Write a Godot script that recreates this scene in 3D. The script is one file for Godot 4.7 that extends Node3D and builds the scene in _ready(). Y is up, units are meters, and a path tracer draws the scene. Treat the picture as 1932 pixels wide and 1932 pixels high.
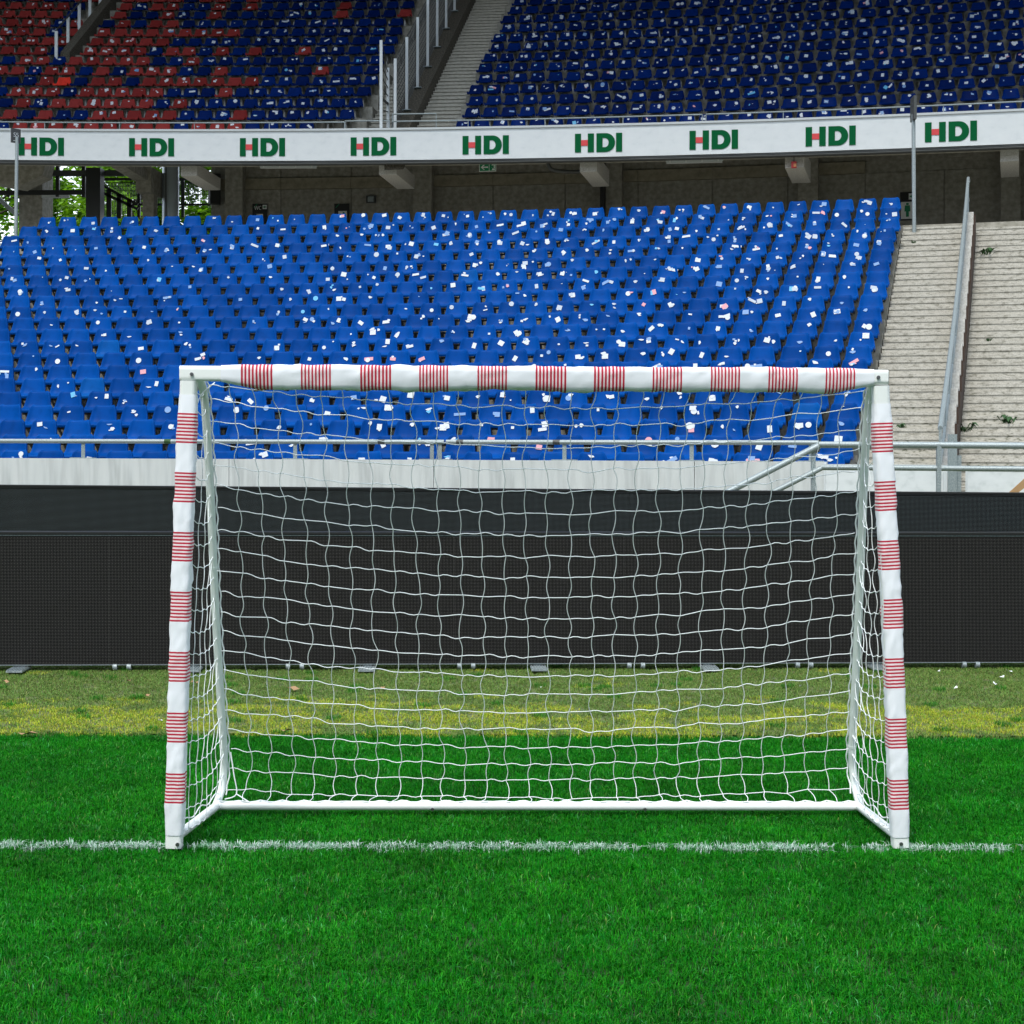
extends Node3D

# ---------------------------------------------------------------- measures
# photograph pixels (1932 wide) -> directions; distances come from the ground, the rows and the arcs below
const F := 3000.0
const EYE := 1.6
const HOR := 850.0
const CX := 966.0
const ROLL := 0.00314
# the stand is a bowl: rows are arcs about this centre (x, depth)
const BX := -16.3
const BZ := -50.4

var rng := RandomNumberGenerator.new()
var taken := {}
var M := {}

# ---------------------------------------------------------------- helpers
func lin(r: float, g: float, b: float, a := 1.0) -> Color:
	return Color(r, g, b, a).linear_to_srgb()

func px(x: float, y: float, depth: float) -> Vector3:
	var dx := x - CX
	var dy := y - HOR
	var tx := dx + dy * ROLL
	var ty := dy - dx * ROLL
	return Vector3(tx * depth / F, EYE - ty * depth / F, -depth)

func on_ground(x: float, y: float, h := 0.0) -> Vector3:
	var ty := (y - HOR) - (x - CX) * ROLL
	return px(x, y, (EYE - h) * F / ty)

func to_px(p: Vector3) -> Vector2:
	var d := -p.z
	var tx := p.x * F / d
	var ty := (EYE - p.y) * F / d
	return Vector2(CX + tx - ty * ROLL, HOR + ty + tx * ROLL)

func pol(r: float, phi: float, y: float) -> Vector3:
	return Vector3(BX + r * sin(phi), y, -(BZ + r * cos(phi)))

# where the ray through a pixel meets the arc of radius r: its angle
func phi_at(x: float, y: float, r: float) -> float:
	var k := ((x - CX) + (y - HOR) * ROLL) / F
	var lo := 5.0
	var hi := 120.0
	for i in 60:
		var z := (lo + hi) * 0.5
		var d := Vector2(k * z - BX, z - BZ).length()
		if d < r:
			lo = z
		else:
			hi = z
	return atan2(k * lo - BX, lo - BZ)

func numbered(called: String) -> String:
	var n: int = taken.get(called, 0)
	taken[called] = n + 1
	return called if n == 0 else "%s_%03d" % [called, n]

func tag(o: Node, label: String, category: String, group := "", kind := "") -> Node:
	if label != "":
		o.set_meta("label", label)
	if category != "":
		o.set_meta("category", category)
	if group != "":
		o.set_meta("group", group)
	if kind != "":
		o.set_meta("kind", kind)
	return o

func thing(called: String, label: String, category: String, at := Vector3.ZERO, turn := 0.0, group := "") -> Node3D:
	var o := Node3D.new()
	o.name = numbered(called)
	add_child(o)
	o.position = at
	o.rotation.y = turn
	tag(o, label, category, group)
	return o

func st_new() -> SurfaceTool:
	var st := SurfaceTool.new()
	st.begin(Mesh.PRIMITIVE_TRIANGLES)
	return st

func done(st: SurfaceTool) -> ArrayMesh:
	st.index()
	st.generate_normals()
	return st.commit()

func flat(st: SurfaceTool) -> ArrayMesh:
	st.generate_normals()
	return st.commit()

func mi(called: String, mesh: Mesh, m: Material, parent: Node = null) -> MeshInstance3D:
	var o := MeshInstance3D.new()
	o.mesh = mesh
	if m != null:
		o.material_override = m
	if parent == null or parent == self:
		o.name = numbered(called)
		add_child(o)
	else:
		o.name = called
		parent.add_child(o, true)
	return o

func struct(called: String, mesh: Mesh, m: Material) -> MeshInstance3D:
	var o := mi(called, mesh, m)
	o.set_meta("kind", "structure")
	return o

func quad(st: SurfaceTool, a: Vector3, b: Vector3, c: Vector3, d: Vector3) -> void:
	# a b c d clockwise as seen from the front
	st.set_smooth_group(-1)
	st.add_vertex(a); st.add_vertex(b); st.add_vertex(c)
	st.add_vertex(a); st.add_vertex(c); st.add_vertex(d)

func box(st: SurfaceTool, c: Vector3, s: Vector3, bs := Basis.IDENTITY) -> void:
	var h := s * 0.5
	var v := []
	for i in 8:
		v.append(c + bs * Vector3(h.x if i & 1 else -h.x, h.y if i & 2 else -h.y, h.z if i & 4 else -h.z))
	quad(st, v[4], v[6], v[7], v[5])
	quad(st, v[1], v[3], v[2], v[0])
	quad(st, v[0], v[2], v[6], v[4])
	quad(st, v[5], v[7], v[3], v[1])
	quad(st, v[6], v[2], v[3], v[7])
	quad(st, v[0], v[4], v[5], v[1])

func box_mesh(c: Vector3, s: Vector3, bs := Basis.IDENTITY) -> ArrayMesh:
	var st := st_new()
	box(st, c, s, bs)
	return flat(st)

# a bar with chamfered long edges between two points
func bar(st: SurfaceTool, a: Vector3, b: Vector3, w: float, t: float, up := Vector3.UP) -> void:
	var z := (b - a).normalized()
	var x := up.cross(z).normalized()
	var y := z.cross(x)
	box(st, (a + b) * 0.5, Vector3(w, t, a.distance_to(b)), Basis(x, y, z))

func tube(st: SurfaceTool, pts: PackedVector3Array, r: float, n := 8, caps := true) -> void:
	var rings := []
	var t0 := (pts[1] - pts[0]).normalized()
	var up := Vector3.UP if absf(t0.y) < 0.9 else Vector3.RIGHT
	var x := up.cross(t0).normalized()
	for i in pts.size():
		var t := (pts[mini(i + 1, pts.size() - 1)] - pts[maxi(i - 1, 0)]).normalized()
		x = (x - t * x.dot(t)).normalized()
		var y := t.cross(x)
		var ring := PackedVector3Array()
		for k in n:
			var a := TAU * k / n
			ring.append(pts[i] + (x * cos(a) + y * sin(a)) * r)
		rings.append(ring)
	st.set_smooth_group(1)
	for i in pts.size() - 1:
		for k in n:
			var k2 := (k + 1) % n
			st.add_vertex(rings[i][k]); st.add_vertex(rings[i + 1][k2]); st.add_vertex(rings[i + 1][k])
			st.add_vertex(rings[i][k]); st.add_vertex(rings[i][k2]); st.add_vertex(rings[i + 1][k2])
	if caps:
		st.set_smooth_group(-1)
		for k in range(1, n - 1):
			st.add_vertex(rings[0][0]); st.add_vertex(rings[0][k + 1]); st.add_vertex(rings[0][k])
			var e: PackedVector3Array = rings[-1]
			st.add_vertex(e[0]); st.add_vertex(e[k]); st.add_vertex(e[k + 1])

func tube_mesh(pts: PackedVector3Array, r: float, n := 8) -> ArrayMesh:
	var st := st_new()
	tube(st, pts, r, n)
	st.generate_normals()
	return st.commit()

# a smooth path through points (Catmull-Rom)
func smooth_path(p: PackedVector3Array, sub := 6) -> PackedVector3Array:
	var out := PackedVector3Array()
	for i in p.size() - 1:
		var p0 := p[maxi(i - 1, 0)]
		var p3 := p[mini(i + 2, p.size() - 1)]
		for k in sub:
			out.append(p[i].cubic_interpolate(p[i + 1], p0, p3, float(k) / sub))
	out.append(p[-1])
	return out

func along(path: PackedVector3Array, f: float) -> Vector3:
	var total := 0.0
	for i in path.size() - 1:
		total += path[i].distance_to(path[i + 1])
	var want := clampf(f, 0.0, 1.0) * total
	for i in path.size() - 1:
		var d := path[i].distance_to(path[i + 1])
		if want <= d:
			return path[i].lerp(path[i + 1], want / maxf(d, 1e-6))
		want -= d
	return path[-1]

# a curved block of the bowl: radii r0..r1, heights y0..y1, angles p0..p1 (lift: height as a function of the angle)
func arc(st: SurfaceTool, r0: float, r1: float, y0: float, y1: float, p0: float, p1: float, lift := false) -> void:
	var n := maxi(1, int(ceil((p1 - p0) / deg_to_rad(0.7))))
	for i in n:
		var a := lerpf(p0, p1, float(i) / n)
		var b := lerpf(p0, p1, float(i + 1) / n)
		var la := tilt(a) if lift else 0.0
		var lb := tilt(b) if lift else 0.0
		var f0 := pol(r0, a, y0 + la)
		var f1 := pol(r0, a, y1 + la)
		var f2 := pol(r0, b, y1 + lb)
		var f3 := pol(r0, b, y0 + lb)
		var b0 := pol(r1, a, y0 + la)
		var b1 := pol(r1, a, y1 + la)
		var b2 := pol(r1, b, y1 + lb)
		var b3 := pol(r1, b, y0 + lb)
		quad(st, f0, f1, f2, f3)
		quad(st, f1, b1, b2, f2)
		quad(st, b3, b2, b1, b0)
		quad(st, b0, f0, f3, b3)
		if i == 0:
			quad(st, b0, b1, f1, f0)
		if i == n - 1:
			quad(st, f3, f2, b2, b3)

func arc_mesh(r0: float, r1: float, y0: float, y1: float, p0: float, p1: float, lift := false) -> ArrayMesh:
	var st := st_new()
	arc(st, r0, r1, y0, y1, p0, p1, lift)
	return flat(st)

# the upper tier sinks a little towards its right end
func tilt(phi: float) -> float:
	return -0.021 * (rad_to_deg(phi) - 4.5)

# flat polygon (x, y) pushed out to a plate of the given thickness
func plate(poly: PackedVector2Array, thick: float) -> ArrayMesh:
	var st := st_new()
	var tri := Geometry2D.triangulate_polygon(poly)
	st.set_smooth_group(-1)
	for i in range(0, tri.size(), 3):
		var a := poly[tri[i]]
		var b := poly[tri[i + 1]]
		var c := poly[tri[i + 2]]
		if (b - a).cross(c - a) > 0.0:
			var t := b
			b = c
			c = t
		st.add_vertex(Vector3(a.x, a.y, thick)); st.add_vertex(Vector3(b.x, b.y, thick)); st.add_vertex(Vector3(c.x, c.y, thick))
		st.add_vertex(Vector3(a.x, a.y, 0)); st.add_vertex(Vector3(c.x, c.y, 0)); st.add_vertex(Vector3(b.x, b.y, 0))
	var ccw := not Geometry2D.is_polygon_clockwise(poly)
	for i in poly.size():
		var a := poly[i]
		var b := poly[(i + 1) % poly.size()]
		if not ccw:
			var t := a
			a = b
			b = t
		quad(st, Vector3(a.x, a.y, 0), Vector3(a.x, a.y, thick), Vector3(b.x, b.y, thick), Vector3(b.x, b.y, 0))
	return flat(st)

func rect_poly(x0: float, y0: float, x1: float, y1: float) -> PackedVector2Array:
	return PackedVector2Array([Vector2(x0, y0), Vector2(x1, y0), Vector2(x1, y1), Vector2(x0, y1)])

# ---------------------------------------------------------------- materials
func noise_tex(seed_: int, freq: float, cols: Array, size := 512, octaves := 5) -> ImageTexture:
	var n := FastNoiseLite.new()
	n.seed = seed_
	n.frequency = freq
	n.fractal_octaves = octaves
	var im := n.get_seamless_image(size, size)
	var g := Gradient.new()
	var offs := PackedFloat32Array()
	var cc := PackedColorArray()
	for c in cols:
		offs.append(c[0])
		cc.append(c[1])
	g.offsets = offs
	g.colors = cc
	var out := Image.create(size, size, false, Image.FORMAT_RGB8)
	for y in size:
		for x in size:
			out.set_pixel(x, y, g.sample(im.get_pixel(x, y).r))
	return ImageTexture.create_from_image(out)

func mat(c: Color, rough := 0.7, metal := 0.0) -> StandardMaterial3D:
	var m := StandardMaterial3D.new()
	m.albedo_color = c
	m.roughness = rough
	m.metallic = metal
	return m

func tri_mat(t: Texture2D, scale: Vector3, rough := 0.85, world := true) -> StandardMaterial3D:
	var m := mat(Color.WHITE, rough)
	m.albedo_texture = t
	m.uv1_triplanar = true
	m.uv1_world_triplanar = world
	m.uv1_scale = scale
	return m

func with_bump(m: StandardMaterial3D, t: Texture2D, cm: float) -> StandardMaterial3D:
	m.heightmap_enabled = true
	m.heightmap_texture = t
	m.heightmap_scale = cm
	return m

func g3(v: float) -> Color:
	return lin(v, v, v)

func make_materials() -> void:
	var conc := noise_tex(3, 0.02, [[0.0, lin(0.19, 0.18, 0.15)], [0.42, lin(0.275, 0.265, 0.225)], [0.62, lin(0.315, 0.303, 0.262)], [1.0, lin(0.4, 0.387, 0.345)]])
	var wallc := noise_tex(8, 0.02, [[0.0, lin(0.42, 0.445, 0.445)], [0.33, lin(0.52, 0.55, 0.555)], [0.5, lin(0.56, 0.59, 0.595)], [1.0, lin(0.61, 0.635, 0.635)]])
	var stain := noise_tex(5, 0.03, [[0.0, lin(0.16, 0.155, 0.12)], [0.26, lin(0.3, 0.29, 0.25)], [0.36, lin(0.45, 0.435, 0.385)], [0.6, lin(0.51, 0.495, 0.445)], [1.0, lin(0.58, 0.565, 0.515)]])
	var speck := noise_tex(15, 0.12, [[0.0, g3(0.3)], [0.33, g3(0.72)], [0.45, g3(0.98)], [1.0, g3(1.0)]], 512, 3)
	var rough_t := noise_tex(16, 0.09, [[0.0, g3(0.0)], [1.0, g3(1.0)]], 512, 4)
	M.concrete = with_bump(tri_mat(conc, Vector3(0.5, 0.5, 0.5)), rough_t, 0.35)
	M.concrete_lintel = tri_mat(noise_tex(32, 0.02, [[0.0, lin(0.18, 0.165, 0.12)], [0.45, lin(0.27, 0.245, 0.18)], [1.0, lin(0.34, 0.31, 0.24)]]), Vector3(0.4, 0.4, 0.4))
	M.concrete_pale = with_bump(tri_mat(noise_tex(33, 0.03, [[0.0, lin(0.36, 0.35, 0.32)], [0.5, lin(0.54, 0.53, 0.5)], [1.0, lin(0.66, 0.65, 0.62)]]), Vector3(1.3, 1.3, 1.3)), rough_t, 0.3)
	M.stairs = with_bump(tri_mat(stain, Vector3(0.42, 0.85, 0.42), 0.92), rough_t, 0.25)
	M.stairs.detail_enabled = true
	M.stairs.detail_albedo = speck
	M.stairs.detail_blend_mode = BaseMaterial3D.BLEND_MODE_MUL
	M.stairs_mossy = with_bump(tri_mat(noise_tex(6, 0.035, [[0.0, lin(0.04, 0.045, 0.025)], [0.27, lin(0.15, 0.15, 0.11)], [0.36, lin(0.38, 0.37, 0.325)], [0.6, lin(0.48, 0.465, 0.415)], [1.0, lin(0.56, 0.545, 0.495)]]), Vector3(0.55, 1.1, 0.55), 0.92), rough_t, 0.3)
	M.upper_stairs = with_bump(tri_mat(noise_tex(7, 0.03, [[0.0, lin(0.3, 0.285, 0.24)], [0.4, lin(0.43, 0.41, 0.355)], [0.62, lin(0.47, 0.45, 0.39)], [1.0, lin(0.52, 0.5, 0.44)]]), Vector3(0.4, 0.9, 0.4), 0.92), rough_t, 0.2)
	M.stringer = with_bump(tri_mat(noise_tex(17, 0.04, [[0.0, lin(0.03, 0.028, 0.02)], [0.5, lin(0.1, 0.09, 0.07)], [0.72, lin(0.16, 0.14, 0.11)], [1.0, lin(0.32, 0.3, 0.25)]]), Vector3(0.8, 0.8, 0.8), 0.95), rough_t, 0.9)
	# the front wall: rain has drawn vertical streaks on it
	M.front_wall = with_bump(tri_mat(wallc, Vector3(0.6, 0.06, 0.6), 0.85), rough_t, 0.25)
	M.front_wall.detail_enabled = true
	M.front_wall.detail_albedo = noise_tex(18, 0.02, [[0.0, g3(0.78)], [0.36, g3(0.94)], [0.46, g3(1.0)], [1.0, g3(1.0)]])
	M.front_wall.detail_blend_mode = BaseMaterial3D.BLEND_MODE_MUL
	M.white_panel = tri_mat(noise_tex(19, 0.02, [[0.0, lin(0.5, 0.55, 0.56)], [0.4, lin(0.66, 0.7, 0.72)], [1.0, lin(0.72, 0.76, 0.78)]]), Vector3(0.6, 0.6, 0.6), 0.45)
	M.fascia = tri_mat(noise_tex(20, 0.015, [[0.0, lin(0.6, 0.645, 0.67)], [0.35, lin(0.655, 0.695, 0.72)], [1.0, lin(0.69, 0.73, 0.75)]]), Vector3(0.35, 0.5, 0.35), 0.4)
	M.fascia_edge = mat(lin(0.52, 0.56, 0.58), 0.5)
	M.green = mat(lin(0.0, 0.095, 0.03), 0.6)
	M.green.metallic_specular = 0.2
	M.red = mat(lin(0.62, 0.045, 0.05), 0.45)
	M.galv = tri_mat(noise_tex(21, 0.05, [[0.0, lin(0.16, 0.2, 0.215)], [0.5, lin(0.28, 0.33, 0.345)], [0.75, lin(0.38, 0.43, 0.44)], [1.0, lin(0.52, 0.56, 0.57)]]), Vector3(2.2, 2.2, 2.2), 0.5)
	M.galv.metallic = 0.25
	M.galv_pale = mat(lin(0.62, 0.66, 0.68), 0.5, 0.1)
	M.dark_steel = mat(lin(0.012, 0.014, 0.014), 0.5)
	M.gutter = mat(lin(0.05, 0.055, 0.055), 0.5)
	M.bracket = mat(lin(0.06, 0.068, 0.07), 0.5, 0.3)
	M.bracket_pale = mat(lin(0.33, 0.34, 0.33), 0.6, 0.2)
	M.black = mat(lin(0.008, 0.009, 0.009), 0.5)
	M.dark_brown = mat(lin(0.05, 0.03, 0.022), 0.9)
	M.silver_pipe = mat(lin(0.4, 0.46, 0.5), 0.35, 0.5)
	M.lamp_body = mat(lin(0.5, 0.54, 0.56), 0.4)
	M.exit_green = mat(lin(0.0, 0.22, 0.09), 0.5)
	M.white = mat(lin(0.78, 0.8, 0.8), 0.5)
	M.goal_white = mat(lin(0.8, 0.83, 0.82), 0.38)
	M.tube_white = mat(lin(0.74, 0.8, 0.78), 0.32)
	M.net = mat(lin(0.86, 0.89, 0.9), 0.8)
	M.steel = mat(lin(0.2, 0.2, 0.21), 0.35, 0.9)
	M.cardboard = mat(lin(0.42, 0.26, 0.13), 0.9)
	# plastic of the seats: faded, scuffed shells
	var scuff := noise_tex(22, 0.012, [[0.0, g3(0.75)], [0.42, g3(0.94)], [0.62, g3(1.0)], [1.0, lin(1.0, 1.0, 1.0)]])
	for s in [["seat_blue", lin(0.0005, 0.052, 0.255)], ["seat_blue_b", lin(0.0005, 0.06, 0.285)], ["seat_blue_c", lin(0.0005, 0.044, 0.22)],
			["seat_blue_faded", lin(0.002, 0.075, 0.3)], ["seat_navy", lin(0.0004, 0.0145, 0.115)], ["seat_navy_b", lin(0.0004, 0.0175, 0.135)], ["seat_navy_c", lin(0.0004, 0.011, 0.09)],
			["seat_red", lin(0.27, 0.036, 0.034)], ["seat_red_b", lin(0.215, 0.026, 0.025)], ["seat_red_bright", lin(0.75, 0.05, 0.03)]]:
		var m := tri_mat(scuff, Vector3(0.9, 0.9, 0.9), 0.42)
		m.albedo_color = s[1]
		m.metallic_specular = 0.12
		M[s[0]] = m
	M.seat_any = tri_mat(scuff, Vector3(0.9, 0.9, 0.9), 0.42)
	M.seat_any.vertex_color_use_as_albedo = true
	M.seat_any.metallic_specular = 0.12
	# stickers
	var prt := noise_tex(23, 0.09, [[0.0, lin(0.1, 0.14, 0.3)], [0.38, lin(0.35, 0.42, 0.55)], [0.44, lin(0.78, 0.8, 0.82)], [1.0, lin(0.82, 0.82, 0.8)]], 256, 2)
	M.sticker_white = mat(lin(0.6, 0.64, 0.68), 0.6)
	M.sticker_print = tri_mat(prt, Vector3(5, 5, 5), 0.6, false)
	M.sticker_worn = mat(lin(0.16, 0.3, 0.56), 0.5)
	M.sticker_blue = mat(lin(0.1, 0.42, 0.7), 0.55)
	M.sticker_pink = mat(lin(0.68, 0.32, 0.36), 0.6)
	M.sticker_any = mat(Color.WHITE, 0.6)
	M.sticker_any.vertex_color_use_as_albedo = true
	# grass
	M.blade = mat(Color.WHITE, 0.6)
	M.blade.vertex_color_use_as_albedo = true
	M.blade.metallic_specular = 0.22
	M.blade.backlight_enabled = true
	M.blade.backlight = Color(0.35, 0.35, 0.35)
	M.leaf = mat(Color.WHITE, 0.6)
	M.leaf.vertex_color_use_as_albedo = true
	M.leaf.backlight_enabled = true
	M.leaf.backlight = Color(1.0, 1.0, 0.7)
	M.soil = tri_mat(noise_tex(24, 0.05, [[0.0, lin(0.012, 0.035, 0.008)], [1.0, lin(0.025, 0.07, 0.012)]]), Vector3(1, 1, 1), 0.95)
	M.far_ground = mat(lin(0.05, 0.07, 0.04), 0.95)
	M.verge = tri_mat(noise_tex(25, 0.03, [[0.0, lin(0.05, 0.075, 0.03)], [0.5, lin(0.1, 0.12, 0.045)], [1.0, lin(0.17, 0.16, 0.06)]]), Vector3(0.8, 0.8, 0.8), 0.95)
	M.bark = mat(lin(0.05, 0.04, 0.03), 0.9)
	M.roof = mat(lin(0.12, 0.12, 0.12), 0.8)
	M.dry_leaf = mat(lin(0.33, 0.2, 0.1), 0.8)
	M.weed = mat(lin(0.02, 0.07, 0.015), 0.7)
	M.turf_paint = mat(lin(0.02, 0.16, 0.13), 0.9)

# ---------------------------------------------------------------- the scene
func _ready() -> void:
	rng.seed = 20240
	var cam := Camera3D.new()
	cam.name = "camera"
	add_child(cam)
	cam.projection = Camera3D.PROJECTION_FRUSTUM
	cam.near = 0.1
	cam.far = 600.0
	cam.size = 0.1 * 1932.0 / F
	cam.frustum_offset = Vector2(0, -0.1 * (CX - HOR) / F)
	cam.position = Vector3(0, EYE, 0)
	cam.rotation = Vector3(0, 0, ROLL)
	cam.current = true

	var sky_mat := ProceduralSkyMaterial.new()
	sky_mat.sky_top_color = Color(0.80, 0.86, 0.93)
	sky_mat.sky_horizon_color = Color(0.95, 0.97, 1.0)
	sky_mat.sky_curve = 0.2
	sky_mat.ground_bottom_color = Color(0.3, 0.34, 0.3)
	sky_mat.ground_horizon_color = Color(0.6, 0.64, 0.6)
	var env := Environment.new()
	env.background_mode = Environment.BG_SKY
	env.sky = Sky.new()
	env.sky.sky_material = sky_mat
	env.tonemap_mode = Environment.TONE_MAPPER_LINEAR
	env.tonemap_exposure = 2.3
	env.background_energy_multiplier = 1.0
	env.sdfgi_enabled = true
	env.ssao_enabled = true
	env.ssil_enabled = true
	var we := WorldEnvironment.new()
	we.name = "world_environment"
	we.environment = env
	add_child(we)
	var sun := DirectionalLight3D.new()
	sun.name = "sun"
	sun.light_energy = 0.45
	sun.light_angular_distance = 14.0
	sun.light_color = Color(1.0, 0.98, 0.94)
	sun.shadow_enabled = true
	add_child(sun)
	sun.rotation_degrees = Vector3(-58, -24, 0)

	make_materials()
	print("materials")
	build_ground()
	build_lower_stand()
	build_upper_stand()
	build_concourse()
	build_roof()
	build_trees()
	print("stands")
	build_seats()
	print("seats")
	build_led_boards()
	build_front_rails()
	build_small_things()
	build_goal()
	print("goal")
	build_grass()
	print("grass")

# ---------------------------------------------------------------- ground
func build_ground() -> void:
	var st := st_new()
	quad(st, Vector3(-300, -0.06, -400), Vector3(300, -0.06, -400), Vector3(300, -0.06, 200), Vector3(-300, -0.06, 200))
	struct("ground", flat(st), M.far_ground)
	st = st_new()
	quad(st, Vector3(-30, -0.024, -9.03), Vector3(30, -0.024, -9.03), Vector3(30, -0.024, 40), Vector3(-30, -0.024, 40))
	struct("pitch_soil", flat(st), M.soil)
	st = st_new()
	quad(st, Vector3(-30, -0.012, -18), Vector3(30, -0.012, -18), Vector3(30, -0.012, -9.035), Vector3(-30, -0.012, -9.035))
	struct("verge_ground", flat(st), M.verge)

# ---------------------------------------------------------------- lower tier
const ROWS := 21
func row_r(i: int) -> float:      # radius of the seat backs
	return 73.0 + 0.765 * i
func row_top(i: float) -> float:  # height of the seat backs' tops
	return EYE - 0.02 + 0.222 * i + 0.0027 * i * i
func row_floor(i: float) -> float:
	return row_top(i) - 0.72

const P_LEFT := 0.0507    # left end of the lower block (2.9 degrees)
const P_SEATS := 0.2838   # right end of its seats (16.26)
const P_WALL := 0.2806
const P_RAIL := 0.2996    # handrail between the two flights (17.17)

func build_lower_stand() -> void:
	var stand := thing("lower_stand", "stepped pale concrete terrace of the lower tier under the blue seats", "grandstand")
	for i in ROWS:
		mi("terrace_row", arc_mesh(row_r(i) - 0.705, row_r(i) + 0.06, -0.05, row_floor(i), P_LEFT - 0.08, P_SEATS), M.concrete, stand)
	mi("landing", arc_mesh(row_r(20) + 0.062, 99.6, 4.5, row_floor(20) + 0.12, P_LEFT - 0.12, 0.40), M.concrete, stand)
	# front wall with poured sections
	var wall := thing("front_wall", "streaked pale grey concrete parapet wall below the front row of seats", "wall")
	var cuts := [-0.02]
	for x in [-340.0, 432.0, 818.0, 1310.0]:
		cuts.append(phi_at(x, 890, 72.1))
	cuts.append(phi_at(1560, 880, 72.1))
	for k in cuts.size() - 1:
		mi("wall_section", arc_mesh(72.1, 72.29, -0.05, 1.478, cuts[k] + 0.00005, cuts[k + 1] - 0.00005), M.front_wall, wall)
	# stairs: two flights beside one another
	flight("lower_stairs", "pale worn concrete stair flight between the blue seats and handrail", P_SEATS + 0.0002, P_RAIL - 0.0004, 0.0)
	flight("lower_stairs", "pale worn concrete stair flight on the far side of the handrail from the seats", P_RAIL + 0.00164, 0.40, -0.06)
	# kerb between the flights, built of concrete blocks stepping up
	var kerb := thing("stair_kerb", "stepped grey concrete kerb running up between the two lower stair flights", "kerb")
	for i in range(0, ROWS - 1, 1):
		mi("kerb_block", arc_mesh(row_r(i) - 0.70, row_r(i) + 0.055, row_floor(i) - 0.3, row_floor(i) + 0.36 + 0.1, P_RAIL - 0.0002, P_RAIL + 0.0012), M.concrete_pale, kerb)
	for i in range(0, ROWS - 1, 1):
		mi("brown_strip", arc_mesh(row_r(i) - 0.69, row_r(i) + 0.045, row_floor(i) - 0.3, row_floor(i) + 0.36 + 0.06, P_RAIL + 0.00125, P_RAIL + 0.0016), M.dark_brown, kerb)  # thin dark brown strip along the far side of each kerb block
	# handrail
	var rail := thing("stair_handrail", "galvanised tube handrail climbing between the two lower stair flights", "handrail")
	var pts := PackedVector3Array()
	for i in 21:
		pts.append(pol(row_r(i) - 0.3, P_RAIL - 0.0003, row_floor(i) + 1.02))
	pts.append(pol(row_r(20) + 0.25, P_RAIL - 0.0003, row_floor(20) + 1.04))
	mi("top_rail", tube_mesh(pts, 0.032, 10), M.galv, rail)
	var low := PackedVector3Array()
	for p in pts:
		low.append(p - Vector3(0, 0.42, 0))
	mi("mid_rail", tube_mesh(low, 0.02, 8), M.galv, rail)
	for i in range(0, 21, 2):
		var p := pol(row_r(i) - 0.3, P_RAIL - 0.0003, 0)
		var st := st_new()
		box(st, Vector3(p.x, row_floor(i) + 0.5, p.z), Vector3(0.035, 1.0, 0.05), Basis(Vector3.UP, -P_RAIL))
		mi("post", flat(st), M.galv, rail)

func flight(called: String, label: String, p0: float, p1: float, dy: float) -> void:
	var f := thing(called, label, "stairs", Vector3.ZERO, 0.0, "lower tier stair flights")
	for i in ROWS:
		for h in 2:
			var y := row_floor(i + 0.5 * h - 0.5) + 0.02 + dy
			var r := row_r(i) - 0.705 + 0.3825 * h
			var j := rng.randf_range(-0.008, 0.008)
			mi("step", arc_mesh(r + j, r + 0.3825 + (0.02 if h == 1 else -0.004), y - 0.5, y - 0.045, p0, p1), M.stairs if i > 6 or rng.randf() < 0.35 else M.stairs_mossy, f)
			# worn nosing slab, a little proud of the riser
			mi("tread", arc_mesh(r + j - 0.014, r + 0.38, y - 0.0445, y, p0 + 0.00003, p1 - 0.00003), M.stairs, f)

# ---------------------------------------------------------------- upper tier
const UROWS := 18
func urow_r(i: float) -> float:
	return 94.4 + 0.76 * i
func urow_top(i: float) -> float:
	return 10.59 + 0.487 * i
func urow_floor(i: float) -> float:
	return urow_top(i) - 0.72
var p_fence := 0.0
var p_ustairs := 0.0
var p_uleft := 0.0

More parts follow.
